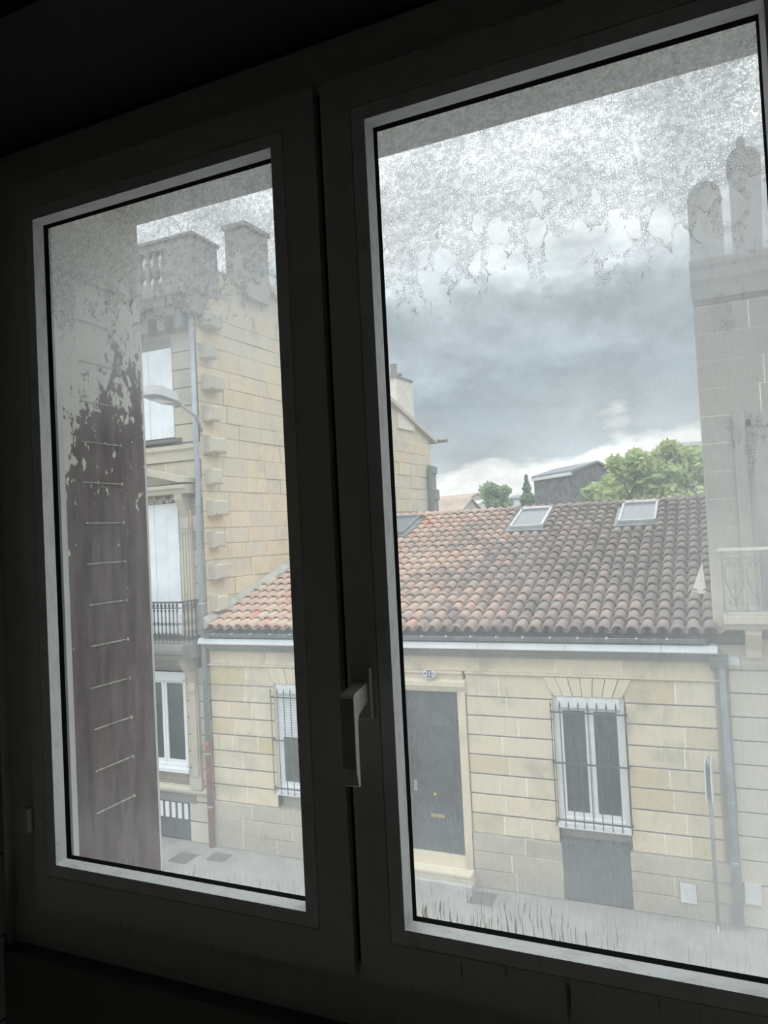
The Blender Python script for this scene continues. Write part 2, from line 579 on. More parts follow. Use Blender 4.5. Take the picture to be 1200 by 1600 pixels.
def ashlar(parent, courses, u0, u1, holes, mapf, mats, wmin=.45, wmax=.85, gv=.005, gh=.012, depth=.16,
           mortar='mortar', rng=None, jit=.004, name='stone_block', groove=.03):
    """courses of single stones around openings, light joints behind them"""
    bed, back = MB(), MB()
    for z0, z1 in courses:
        hs = [(a, b) for a, b, c, d in holes if min(d, z1) - max(c, z0) > .02]
        for s, e in cut(u0, u1, hs):
            n = max(1, round((e - s) / rng.uniform(wmin, wmax)))
            cutp = [s]
            for i in range(1, n):
                cutp.append(s + (e - s) * (i + rng.uniform(-.22, .22)) / n)
            cutp.append(e)
            vs = [(s, 0, z0 + gh), (e, 0, z0 + gh), (e, 0, z1 - gh), (s, 0, z1 - gh)]
            q = [mapf(a, d, z) for d in (-depth, -.6 * jit - .0015) for a, _, z in vs]
            bed.poly(q, [(4, 5, 6, 7), (0, 1, 5, 4), (1, 2, 6, 5), (2, 3, 7, 6), (3, 0, 4, 7)])
            q = [mapf(a, d, z) for d in (-depth, -groove) for a, z in ((s, z0), (e, z0), (e, z1), (s, z1))]
            back.poly(q, [(4, 5, 6, 7), (0, 1, 5, 4), (1, 2, 6, 5), (2, 3, 7, 6), (3, 0, 4, 7)])
            for i in range(n):
                d = rng.uniform(-.6, 1) * jit
                mat = rng.choices([a for a, w in mats], [w for a, w in mats])[0]
                stone_box(cutp[i] + (gv if i else 0), cutp[i + 1] - (gv if i < n - 1 else 0), -depth * .8, d, z0 + gh, z1 - gh, mapf).build(name, mat, parent)
    if bed.v:
        tag(bed.build('mortar_joint', mortar, parent), kind='stuff')
        tag(back.build('mortar_bed', 'mortar_dark', parent), kind='stuff')


# ================================================================== THE ROOM (setting)
SASH_Y, GLASS_Y = .900, .927
FX0, FX1, FZ0, FZ1 = -1.145, .225, 5.125, 6.50          # outer edge of the fixed frame
RX0, RX1, RY0 = -2.1, 1.3, -2.4                          # room
FLOOR_Z, CEIL_Z = 4.3, 6.95


def struct(o, label=None):
    return tag(o, label, kind='structure')


struct(box('floor', 'floorboards', None, RX0, RX1, RY0, .675, FLOOR_Z - .1, FLOOR_Z))
struct(box('ceiling', 'ceiling_paint', None, RX0, RX1, RY0, .675, CEIL_Z, CEIL_Z + .1))
struct(box('wall_left', 'room_paint', None, RX0 - .1, RX0, RY0, .675, FLOOR_Z - .1, CEIL_Z + .1))
struct(box('wall_right', 'room_paint', None, RX1, RX1 + .1, RY0, .675, FLOOR_Z - .1, CEIL_Z + .1))
struct(box('wall_back', 'room_paint', None, RX0 - .1, RX1 + .1, RY0 - .1, RY0, FLOOR_Z - .1, CEIL_Z + .1))

# front wall: outer masonry, inner lining, lintel lining, dark apron under the window
wf = MB()
SOF = 6.472
for a in ((RX0 - 3, -1.10, .935, 1.20, -.1, 9.4), (.20, RX1 + 3, .935, 1.20, -.1, 9.4),
          (-1.10, .20, .935, 1.20, SOF, 9.4), (-1.10, .20, .935, 1.20, -.1, 5.10)):
    wf.box(*a)
for a in ((RX0 - .1, FX0, .675, .935, FLOOR_Z - .1, CEIL_Z + .1, 1), (FX1, RX1 + .1, .675, .935, FLOOR_Z - .1, CEIL_Z + .1, 1)):
    wf.box(*a)
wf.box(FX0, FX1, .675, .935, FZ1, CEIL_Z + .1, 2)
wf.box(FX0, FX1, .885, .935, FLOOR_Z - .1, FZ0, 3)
wall_front = struct(wf.build('wall_front', ['old_render', 'room_paint', 'soffit_shade', 'room_dark']))
# small wall tiles lining the side of the window recess
zt = 4.46
while zt < 6.45:
    box('tile', 'reveal_tile', wall_front, FX0 - .001, FX0 + .006, .69, .79, zt + .0015, min(zt + .1365, 6.49))
    box('tile', 'reveal_tile', wall_front, FX0 - .001, FX0 + .006, .793, .893, zt + .0015, min(zt + .1365, 6.49))
    zt += .138

# fixed frame
tr = MB()
tr.box(FX0, -1.068, .915, .96, FZ0, FZ1)
tr.box(.148, FX1, .915, .96, FZ0, FZ1)
tr.box(-1.068, .148, .915, .96, 6.425, FZ1)
tr.box(-1.068, .148, .915, .96, FZ0, 5.213)
struct(tr.build('trim_1', 'pvc'), 'white window frame fixed in the recess around both casements')


def casement(name, label, ox0, ox1, sx0, sx1, zt, zb, pane_mat):
    """one casement: four rails, four glazing beads, gasket and pane; o = opening, s = outer edge"""
    w = struct(place(name, None, ((sx0 + sx1) / 2, SASH_Y, 5.205)), label)
    sz0, sz1 = 5.2, 6.432
    bw, gp = .020, .0013
    ax0, ax1, az0, az1 = ox0 - bw, ox1 + bw, zb - bw, zt + bw      # bead outer edge
    yb = .958
    box('stile', 'pvc', w, sx0, ax0 - gp, SASH_Y, yb, sz0, sz1)
    box('stile', 'pvc', w, ax1 + gp, sx1, SASH_Y, yb, sz0, sz1)
    box('rail', 'pvc', w, ax0 - gp, ax1 + gp, SASH_Y, yb, az1 + gp, sz1)
    box('rail', 'pvc', w, ax0 - gp, ax1 + gp, SASH_Y, yb, sz0, az0 - gp)
    # dark seam behind the beads
    s = MB()
    for a in ((ax0 - gp, ax0 + .004, az0, az1), (ax1 - .004, ax1 + gp, az0, az1), (ax0, ax1, az1 - .004, az1 + gp), (ax0, ax1, az0 - gp, az0 + .004)):
        s.box(a[0], a[1], SASH_Y + .004, SASH_Y + .01, a[2], a[3])
    s.build('seam', 'seam', w)
    # beads slope from the face back to the gasket
    y1, i1 = SASH_Y + .0185, .0042
    for q in ([(ax0, az0), (ax0, az1), (ox0, zt), (ox0, zb), (ox0 + i1, zt - i1), (ox0 + i1, zb + i1)],
              [(ax1, az1), (ax1, az0), (ox1, zb), (ox1, zt), (ox1 - i1, zb + i1), (ox1 - i1, zt - i1)],
              [(ax0, az1), (ax1, az1), (ox1, zt), (ox0, zt), (ox1 - i1, zt - i1), (ox0 + i1, zt - i1)],
              [(ax1, az0), (ax0, az0), (ox0, zb), (ox1, zb), (ox0 + i1, zb + i1), (ox1 - i1, zb + i1)]):
        (a, b, c, d, e, f) = q
        vs = [(a[0], SASH_Y, a[1]), (b[0], SASH_Y, b[1]), (c[0], SASH_Y, c[1]), (d[0], SASH_Y, d[1]), (e[0], y1, e[1]), (f[0], y1, f[1]),
              (a[0], y1, a[1]), (b[0], y1, b[1])]
        if q[0] == (ax0, az0) or q[0] == (ax1, az1):
            fs = [(0, 1, 2, 3), (3, 2, 4, 5), (0, 6, 7, 1), (0, 3, 5, 6), (1, 7, 4, 2)]
        else:
            vs[4], vs[5] = vs[4], vs[5]
            fs = [(0, 1, 2, 3), (2, 3, 5, 4), (0, 6, 7, 1), (0, 3, 5, 6), (1, 7, 4, 2)]
        MB().poly(vs, fs).build('glazing_bead', 'pvc_bead', w)
    # gasket: black ring between bead and glass
    gk = MB()
    g0, g1 = i1 - .0006, .0068
    def ring(k, y):
        return [(ox0 + k, y, zb + k), (ox1 - k, y, zb + k), (ox1 - k, y, zt - k), (ox0 + k, y, zt - k)]
    vs = ring(g0, y1 - .001) + ring(g1, GLASS_Y - .0005) + ring(-.012, GLASS_Y - .0005) + ring(-.012, y1)
    fs = []
    for i in range(4):
        j = (i + 1) % 4
        for k in (0, 4, 8):
            fs.append((i + k, j + k, j + k + 4, i + k + 4))
    gk.poly(vs, fs)
    gk.build('gasket', 'gasket', w)
    # pane
    pn = MB()
    pn.box(ox0 - .01, ox1 + .01, GLASS_Y, GLASS_Y + .024, zb - .01, zt + .01, 1)
    pn.mi[2] = 0
    pn.build('pane', [pane_mat, 'clear_glass'], w)
    return w


ZT, ZB = 6.3631, 5.2767
win_l = casement('window_1', 'narrow casement whose dirty pane shows the brown peeling shutter', -1.0259, -.5488, -1.073, -.4765, ZT, ZB, 'dirty_pane_a')
win_r = casement('window_2', 'casement with the metal handle, its pane blistered with condensation', -.3988, .0851, -.4655, .153, ZT, ZB, 'dirty_pane_b')
box('rebate', 'seam', win_l, -.4765, -.4655, .914, .955, 5.215, 6.425)

# handle
hd = MB()
hd.box(-.4565, -.4265, .889, .9, 5.553, 5.622)
rose = hd.build('handle', 'handle_metal', win_r)
rose['label'] = 'metal window handle pointing down'
lv = MB()
prof = [(.889, 5.603), (.851, 5.595), (.846, 5.59), (.846, 5.50), (.851, 5.476), (.857, 5.4755), (.8565, 5.50), (.8575, 5.557), (.862, 5.566), (.889, 5.578)]
lv.prism_x(prof, -.4515, -.4305)
lever = lv.build('lever', 'handle_metal', rose)
bv = lever.modifiers.new('bevel', 'BEVEL')
bv.width, bv.segments = .0018, 2
bv = rose.modifiers.new('bevel', 'BEVEL')
bv.width, bv.segments = .0015, 2
# hinge pin cover on the far left stile
box('hinge_cover', 'pvc', win_l, -1.092, -1.080, .893, .915, 5.325, 5.365)

# ================================================================== OPEN SHUTTER in the outer recess
SHX = -1.040
sh = thing('shutter', (SHX, 1.06, 5.10), 'brown folded shutter with peeling cream paint outside the narrow casement', 'shutter')
box('panel', 'peeling_paint', sh, SHX - .028, SHX, .957, 1.164, 5.102, 6.462)
box('edge_strip', 'jamb_paint', sh, SHX - .03, SHX - .002, 1.164, 1.172, 5.102, 6.462)
box('mounting_strip', 'jamb_paint', sh, SHX - .03, SHX + .006, .945, .957, 5.102, 6.462)
rng = random.Random(5)
for k in range(15):
    zz = 5.322 + .0748 * k
    if zz > 6.4:
        break
    m = MB()
    m.prism_y([(SHX - .004, zz - .0016), (SHX + .0025, zz - .0008), (SHX + .0025, zz + .0008), (SHX - .004, zz + .0016)], 1.002 + rng.uniform(-.003, .003), 1.098 + rng.uniform(-.004, .004))
    m.box(SHX - .003, SHX + .004, 1.093, 1.098, zz - .0025, zz + .003)
    m.build('louvre', 'louvre_paint', sh)

# ================================================================== STREET
gr = MB()
gr.box(-60, 60, 1.2, 9.6, -.22, -.12)
struct(gr.build('road', 'asphalt'))
gr = MB().box(-60, 60, 9.75, 11.78, -.22, 0.0)
pav = struct(gr.build('sidewalk', 'pavement'))
x = -14.0
while x < 4:
    box('kerb_stone', 'kerb_stone', pav, x + .006, x + .994, 9.6, 9.75, -.22, .004)
    x += 1.0
struct(box('ground', 'pavement_dark', None, -120, 120, 11.78, 260, -.4, -.02))


def cover(name, x0, x1, y0, y1, label, sk=.3):
    m = MB()
    m.prism_z([(x0, y0), (x1, y0), (x1 + sk * 0, y1), (x0 + sk * 0, y1)], -.004, .006)
    o = tag(m.build(name, 'pavement_dark'), label, 'cover', 'covers in the sidewalk')
    return o


cover('utility_cover', -9.45, -9.05, 10.75, 11.15, 'dark metal cover in the sidewalk nearest the barred basement window')
cover('utility_cover', -8.80, -8.42, 11.02, 11.34, 'dark metal cover in the sidewalk at the foot of the red downpipe')
cover('utility_cover', -3.80, -3.42, 11.02, 11.42, 'dark metal cover in the sidewalk by the door step')

# ================================================================== HOUSE 212 (low stone house)
YF = 11.6
rng = random.Random(11)
house = thing('stone_house', (-4.5, YF, 0), 'low beige stone house with red tiled roof and number 212', 'house')


def fmap(u, d, z):
    return (u, YF - d, z)


HX0, HX1 = -8.97, .0
hb = MB()
hb.box(HX0, HX1, YF + .15, YF + .35, 0, 4.0)
hb.build('wall', 'mortar_dark', house)
DOOR = (-5.12, -3.83, .0, 3.33)
WINS = [(-2.43, -1.345), (-7.55, -6.465)]
holes = [DOOR] + [(a, b, 1.14, 3.43) for a, b in WINS] + [(-2.40, -1.385, .03, .93)]
zc = [.86, 1.18, 1.50, 1.82, 2.13, 2.445, 2.76, 3.07, 3.43]
courses = [(zc[i], zc[i + 1]) for i in range(8)]
ashlar(house, courses, HX0, HX1, holes, fmap, [('stone_house', 9), ('stone_pale', 2), ('stone_yellow', .7), ('stone_tan', 3)], .48, .80, gv=.008, gh=.011, groove=.022, rng=rng)
ashlar(house, [(0, .29), (.29, .585), (.585, .86)], HX0, HX1, holes, lambda u, d, z: (u, YF - .035 - d, z), [('stone_plinth', 1)], .5, 1.0,
       gh=.007, gv=.008, jit=.010, rng=rng, groove=.012, depth=.195)
# frieze above the courses: flat stones, then string, cornice, zinc
ashlar(house, [(3.47, 3.72)], HX0, HX1, [], lambda u, d, z: (u, YF + .01 - d, z), [('stone_house', 3), ('stone_pale', 1)], .8, 1.3, gh=.003, groove=.006, rng=rng)
MB().prism_x([(YF + .15, 3.425), (YF - .015, 3.425), (YF - .05, 3.445), (YF - .05, 3.462), (YF - .01, 3.475), (YF + .15, 3.475)], HX0, -5.06).build('string_course', 'stone_house', house)
MB().prism_x([(YF + .15, 3.425), (YF - .015, 3.425), (YF - .05, 3.445), (YF - .05, 3.462), (YF - .01, 3.475), (YF + .15, 3.475)], -3.83, HX1).build('string_course', 'stone_house', house)
MB().prism_x([(YF + .15, 3.71), (YF - .02, 3.71), (YF - .04, 3.75), (YF - .10, 3.78), (YF - .12, 3.82), (YF - .20, 3.85), (YF - .20, 3.885), (YF + .15, 3.90)], HX0, HX1).build('cornice', 'stone_cornice', house)
# zinc flashing strips on the cornice, one per length
xs = HX0 - .08
while xs < HX1 - .05:
    xe = min(xs + 1.38, HX1 - .02)
    MB().prism_x([(YF - .235, 3.872), (YF - .24, 3.885), (YF - .20, 3.975), (YF + .05, 3.99), (YF + .05, 3.90), (YF - .21, 3.878)], xs + .004, xe - .002).build('zinc_flashing', 'zinc_pale', house)
    xs = xe
# gutter
gp = []
for k in range(9):
    a = math.pi + k * math.pi / 8
    gp.append((YF - .20 + .075 * math.cos(a), 4.075 + .075 * math.sin(a)))
gp += [(YF - .125 - .004, 4.075)] + [(YF - .20 + .068 * math.cos(2 * math.pi - k * math.pi / 8), 4.075 + .068 * math.sin(2 * math.pi - k * math.pi / 8)) for k in range(1, 9)]
gut = MB()
gut.prism_x(gp, HX0 + .05, HX1 - .16)
gut.tube([(HX0 + .05, YF - .277, 4.077), (HX1 - .16, YF - .277, 4.077)], .007, 6)
gut.build('gutter', 'zinc_dark', house)
x = HX0 + .3
while x < HX1 - .3:
    box('gutter_bracket', 'zinc_pale', house, x, x + .025, YF - .288, YF - .12, 4.068, 4.088)
    x += .42


def house_window(parent, x0, x1, z0, z1, grille=True, shade=False):
    """casement window with white frame, set back in the wall"""
    w = MB()
    yw = YF + .06
    fr = .055
    w.box(x0, x0 + fr, yw - .03, yw + .05, z0, z1)
    w.box(x1 - fr, x1, yw - .03, yw + .05, z0, z1)
    w.box(x0 + fr, x1 - fr, yw - .075, yw + .05, z1 - .17, z1)
    w.box(x0 + fr, x1 - fr, yw - .05, yw + .05, z0, z0 + .07)
    win = w.build('window', 'white_paint', parent)
    xm = (x0 + x1) / 2
    for a, b in ((x0 + fr, xm - .004), (xm + .004, x1 - fr)):
        c = MB()
        t = .06
        za, zb_ = z0 + .07, z1 - .17
        c.box(a, a + t, yw - .01, yw + .04, za, zb_)
        c.box(b - t, b, yw - .01, yw + .04, za, zb_)
        c.box(a + t, b - t, yw - .01, yw + .04, za, za + .08)
        c.box(a + t, b - t, yw - .01, yw + .04, zb_ - .06, zb_)
        c.build('sash', 'white_paint', win)
        box('window_pane', 'window_glass', win, a + t, b - t, yw + .012, yw + .022, za + .08, zb_ - .06)
    if shade:
        zz = z1 - .17
        while zz > z0 + 1.0:
            box('shutter_slat', 'white_shutter', win, x0 + fr + .06, x1 - fr - .06, yw - .02, yw - .006, zz - .042, zz - .004)
            zz -= .045
    # sloping stone sill
    MB().prism_x([(YF + .1, z0 + .02), (YF - .05, z0 - .01), (YF - .05, z0 - .075), (YF + .1, z0 - .075)], x0 - .02, x1 + .02).build('window_sill', 'white_paint', parent)
    # reveals
    box('window_reveal', 'stone_pale', parent, x0 - .012, x0, YF - .012, YF + .15, z0, z1)
    box('window_reveal', 'stone_pale', parent, x1, x1 + .012, YF - .012, YF + .15, z0, z1)
    if grille:
        yg = YF - .075
        gr_ = place('window_grille', None, ((x0 + x1) / 2, yg, z0), parent)
        for zz in (z0 + .06, z0 + .93, z1 - .235):
            gm = MB()
            gm.box(x0 - .055, x1 + .055, yg - .007, yg + .007, zz - .012, zz + .012)
            for xx in (x0 - .05, x1 + .05):
                gm.box(xx - .008, xx + .008, yg, YF + .02, zz - .01, zz + .01)
            gm.build('grille_rail', 'iron', gr_)
        n = 9
        for i in range(n):
            xx = x0 - .04 + (x1 - x0 + .08) * i / (n - 1)
            b = MB()
            b.tube([(xx, yg, z0 - .045), (xx, yg, z1 - .16)], .0085, 6)
            b.lathe(xx, yg, [(.004, z1 - .17), (.016, z1 - .135), (.013, z1 - .12), (.001, z1 - .05)], 6)
            b.build('bar', 'iron', gr_)


for i, (a, b) in enumerate(WINS):
    house_window(house, a + .025, b - .025, 1.19, 3.135, True, i == 1)
    # flat arch of wedge stones over each window
    zc0, zc1 = 3.145, 3.425
    n = 7
    for k in range(n):
        def top(t): return a - .12 + (b - a + .24) * t
        def bot(t): return a + .03 + (b - a - .06) * t
        g0, g1 = k / n, (k + 1) / n
        pr = [(bot(g0) + .006, zc0), (bot(g1) - .006, zc0), (top(g1) - .006, zc1), (top(g0) + .006, zc1)]
        up = .012 if k % 2 else .0
        MB().prism_y(pr, YF - .03 - up, YF + .14).build('arch_stone', 'stone_pale' if k % 2 else 'stone_house', house)
    box('arch_backing', 'mortar_dark', house, a - .1, b + .1, YF + .02, YF + .145, 3.14, 3.43)

# door with stone surround, transom panel, step
DX0, DX1, DZ0, DZ1 = -4.98, -3.975, .43, 3.13
sur = MB()
sur.box(DX0 - .14, DX0, YF - .04, YF + .15, .43, 3.13)
sur.box(DX1, DX1 + .13, YF - .04, YF + .15, .86, 3.13)
sur.build('door_surround', 'stone_house', house)
MB().prism_x([(YF + .15, 3.13), (YF - .03, 3.13), (YF - .03, 3.17), (YF - .06, 3.175), (YF - .06, 3.215), (YF - .09, 3.225), (YF - .09, 3.30), (YF - .04, 3.335), (YF + .15, 3.335)], DX0 - .16, DX1 + .15).build('door_lintel', 'stone_pale', house)
MB().prism_x([(YF + .15, 3.335), (YF - .01, 3.335), (YF - .02, 3.40), (YF - .07, 3.44), (YF - .07, 3.47), (YF + .15, 3.475)], DX0 - .10, DX1 + .10).build('door_hood', 'stone_pale', house)
MB().box(DX1, DX1 + .13, YF - .045, YF + .15, 0, .86).build('surround_base', 'stone_house', house)
d = MB()
yd = YF + .09
d.box(DX0, DX1, yd, yd + .05, DZ0, DZ1)
door = d.build('door', 'door_paint', house)
door['label'] = 'dark grey panelled front door'
for (a0, a1, b0, b1) in ((.0, 1.0, 2.52, 2.60), (.0, 1.0, 2.46, 2.485), (.0, .10, .43, 2.46), (.90, 1.0, .43, 2.46), (.10, .90, 1.30, 1.47), (.10, .90, .43, .66)):
    box('door_rail', 'door_paint', door, DX0 + a0 * (DX1 - DX0), DX0 + a1 * (DX1 - DX0), yd - .022, yd, b0, b1)
for (b0, b1) in ((1.53, 2.40), (.72, 1.24)):
    fr_ = MB()
    x0_, x1_ = DX0 + .16, DX1 - .16
    fr_.box(x0_, x1_, yd - .014, yd, b0, b0 + .03).box(x0_, x1_, yd - .014, yd, b1 - .03, b1)
    fr_.box(x0_, x0_ + .03, yd - .014, yd, b0 + .03, b1 - .03).box(x1_ - .03, x1_, yd - .014, yd, b0 + .03, b1 - .03)
    fr_.build('door_panel', 'door_paint', door)
ms = MB().box(-4.58, -4.33, yd - .03, yd - .018, 1.00, 1.06).build('mail_slot', 'brass', door)
kn = MB()
kn.tube([(-4.47, yd - .02, 1.40), (-4.47, yd - .05, 1.40), (-4.47, yd - .08, 1.40), (-4.47, yd - .1, 1.40)], [.014, .018, .036, .018], 10)
kn.build('door_knob', 'brass', door, True)
box('lock_plate', 'iron_pale', door, -4.865, -4.80, yd - .03, yd - .02, 1.42, 1.60)
stp = MB()
stp.prism_x([(YF + .14, .0), (YF - .30, .0), (YF - .30, .10), (YF - .27, .115), (YF + .14, .115)], DX0 - .12, DX1 + .17)
step1 = stp.build('door_step', 'kerb_stone', house)
MB().prism_x([(YF + .14, .115), (YF - .22, .115), (YF - .24, .19), (YF - .26, .22), (YF - .26, .25), (YF + .14, .26)], DX0 - .10, DX1 + .14).build('door_step', 'stone_pale', house)
MB().box(DX0 - .04, DX1, YF - .02, YF + .14, .26, .43).build('door_sill', 'stone_pale', house)

# oval enamel number plate
npt = MB()
n = 24
cx, cz = -4.415, 3.43
ring_ = [(cx + .108 * math.cos(k * 2 * math.pi / n), cz + .082 * math.sin(k * 2 * math.pi / n)) for k in range(n)]
npt.prism_y(ring_, YF - .115, YF - .10)
plate = npt.build('number_plate', 'enamel_white', house)
plate['label'] = 'oval enamel plate reading 212'
MB().prism_y([(cx + .094 * math.cos(k * 2 * math.pi / n), cz + .068 * math.sin(k * 2 * math.pi / n)) for k in range(n)], YF - .118, YF - .114).build('plate_field', 'number_blue', plate)
box('plate_fixing', 'iron_pale', plate, cx - .02, cx + .02, YF - .10, YF - .03, cz - .03, cz + .03)
tx = bpy.data.curves.new('house_number', 'FONT')
tx.body = '212'
tx.size = .115
tx.align_x, tx.align_y = 'CENTER', 'CENTER'
tx.extrude = .0015
tx.offset = .0015
tx.materials.append(MATS['enamel_white'])
tmp = bpy.data.objects.new('house_number_curve', tx)
COL.objects.link(tmp)
bpy.context.view_layer.update()
nm_ = bpy.data.meshes.new_from_object(tmp.evaluated_get(bpy.context.evaluated_depsgraph_get()))
bpy.data.objects.remove(tmp)
to = place('house_number', nm_, (cx, YF - .1195, cz), plate)
to.rotation_euler = (math.pi / 2, 0, 0)

# dark board over the cellar opening, and meter box
cb = MB().box(-2.395, -1.39, YF - .03, YF + .12, .03, .925).build('cellar_board', 'cellar_board', house)
box('board_edge', 'cellar_board', cb, -2.395, -1.39, YF - .04, YF - .03, .815, .83)
box('meter_box', 'meter_box', house, -.715, -.50, YF - .06, YF + .02, .24, .515)
box('meter_box_frame', 'iron_pale', house, -.722, -.493, YF - .045, YF + .02, .233, .522)

# downpipe at the right end
dp = MB()
dp.tube([(-.10, YF - .10, 4.0), (-.03, YF - .10, 3.80), (.02, YF - .10, 3.62), (.03, YF - .10, .06)], .05, 10)
dpo = dp.build('downpipe', 'zinc_pipe', house, True)
for zz in (3.2, 2.2, 1.75, .9):
    MB().lathe(.03 if zz < 3.6 else .0, YF - .10, [(.051, zz), (.058, zz + .005), (.058, zz + .035), (.051, zz + .04)], 10).build('pipe_collar', 'zinc_pipe', dpo)
MB().box(-.09, .10, YF - .04, YF, 0, 3.72).build('pipe_shade_dirt', 'stone_cornice', house)  # dark strip standing in for the pipe's shadow, along with dirt
MB().prism_x([(YF - .02, 3.6), (YF - .16, 3.66), (YF - .18, 3.82), (YF - .02, 3.82)], -.13, .11).build('rain_hopper', 'zinc_dark', house)

# ---- roof
ang = math.atan(SLOPE)


def roof_z(y): return EAVE_Z + SLOPE * (y - EAVE_Y)


def wall_x(y): return -8.95 + .075 * (y - 11.6)


rf = MB()
rf.poly([(HX0, EAVE_Y + .03, roof_z(EAVE_Y + .03) - .05), (HX1 + .5, EAVE_Y + .03, roof_z(EAVE_Y + .03) - .05), (HX1 + .5, RIDGE_Y, roof_z(RIDGE_Y) - .05), (HX0, RIDGE_Y, roof_z(RIDGE_Y) - .05),
         (HX0, YF + .1, 3.9), (HX1 + .5, YF + .1, 3.9), (HX1 + .5, RIDGE_Y, 3.9), (HX0, RIDGE_Y, 3.9)],
        [(0, 1, 2, 3), (4, 7, 6, 5), (0, 4, 5, 1), (1, 5, 6, 2), (2, 6, 7, 3), (3, 7, 4, 0)])
rf.poly([(HX0, RIDGE_Y, roof_z(RIDGE_Y) - .05), (HX1 + .5, RIDGE_Y, roof_z(RIDGE_Y) - .05), (HX1 + .5, RIDGE_Y + 5, roof_z(RIDGE_Y) - 1.7), (HX0, RIDGE_Y + 5, roof_z(RIDGE_Y) - 1.7)], [(0, 1, 2, 3)])
rf.build('roof_deck', 'roof_felt', house)

SEG = 6
TL = .43
def tile_arc(rw, h, y, z):
    return [(-rw * math.cos(k * math.pi / SEG), y, z + h * math.sin(k * math.pi / SEG)) for k in range(SEG + 1)]


def cover_geo():
    """tapered half-round tile, wide end down the slope, 12 mm lip"""
    vs = tile_arc(.098, .092, 0, .030) + tile_arc(.078, .068, TL, -.012) + tile_arc(.082, .074, 0, .026)
    k = SEG + 1
    fs = []
    for i in range(SEG):
        fs.append((i, i + 1, i + 1 + k, i + k))
        fs.append((i + 1, i, i + 2 * k, i + 1 + 2 * k))
    return vs, fs


tv, tf = cover_geo()
cm = bpy.data.meshes.new('roof_tile')
cm.from_pydata(tv, [], tf)
cm.materials.append(MATS['roof_tile'])
cm.polygons.foreach_set('use_smooth', [True] * len(cm.polygons))
Rx = Matrix.Rotation(ang, 3, 'X')
SKY = [(-4.10, -3.36), (-1.79, -1.03), (-7.42, -6.66)]
SKY_Y0, SKY_Y1 = 16.12, 17.36
rest, pans = MB(), MB()
singles = []
ncol = int((HX1 - .02 - HX0) / PITCH_X) + 1
rng = random.Random(21)
for r in range(ROWS):
    y0 = EAVE_Y + r * ROW_DY - .02
    for c_ in range(ncol):
        xc = ROOF_X0 + (c_ + .5) * PITCH_X
        if xc < wall_x(y0) + .12 or xc > -.05 + .02 * (y0 - 11.6):
            continue
        ym = y0 + .3
        if any(a - .07 < xc < b + .07 for a, b in SKY) and SKY_Y0 - .18 < ym < SKY_Y1 + .2:
            continue
        loc = Vector((xc + rng.uniform(-.008, .008), y0 + rng.uniform(-.012, .012), roof_z(y0) + .035 + rng.uniform(-.004, .006)))
        hidden = -6.75 < xc < -4.95 and False
        px_vis = not (-6.95 + (y0 - 11.4) * -.42 < xc < -4.75 + (y0 - 11.4) * -.42)
        if px_vis and len(singles) < 300:
            singles.append((loc, rng.uniform(-.03, .03)))
        else:
            rz = Matrix.Rotation(rng.uniform(-.03, .03), 3, 'Z')
            rest.poly([Rx @ (rz @ Vector(v)) + loc for v in tv], tf)
        # trough tile to the right of it
        pv = []
        for yy, dzz in ((0, .022), (TL - .05, -.014)):
            for k in range(4):
                t = k / 3
                pv.append(Rx @ Vector((PITCH_X / 2 + (t - .5) * .17, yy, -.004 + dzz + .09 * abs(t - .5) ** 2 * 2)) + Vector((xc, y0 + .01, roof_z(y0) + .012)))
        pans.poly(pv, [(0, 1, 5, 4), (1, 2, 6, 5), (2, 3, 7, 6)])
for loc, rz in singles:
    o = place('roof_tile', cm, loc, house)
    o.rotation_euler = (ang, 0, rz)
tag(rest.build('roof_tiles', 'roof_tile', house, True), kind='stuff')
tag(pans.build('trough_tiles', 'roof_tile', house), kind='stuff')
# ridge tiles
x = -8.5
k = 0
while x < .0:
    rt = MB()
    zz = roof_z(RIDGE_Y)
    vs = []
    for xx, rr_ in ((x, .098), (x + .44, .085)):
        vs += [(xx, RIDGE_Y + .02 - rr_ * 1.2 * math.cos(j * math.pi / 6), zz - .015 + (k % 3) * .004 + rr_ * math.sin(j * math.pi / 6)) for j in range(7)]
    rt.poly(vs, [(j, j + 1, j + 8, j + 7) for j in range(6)] + [tuple(range(7))])
    rt.build('ridge_tile', 'roof_tile', house)
    x += .40
    k += 1
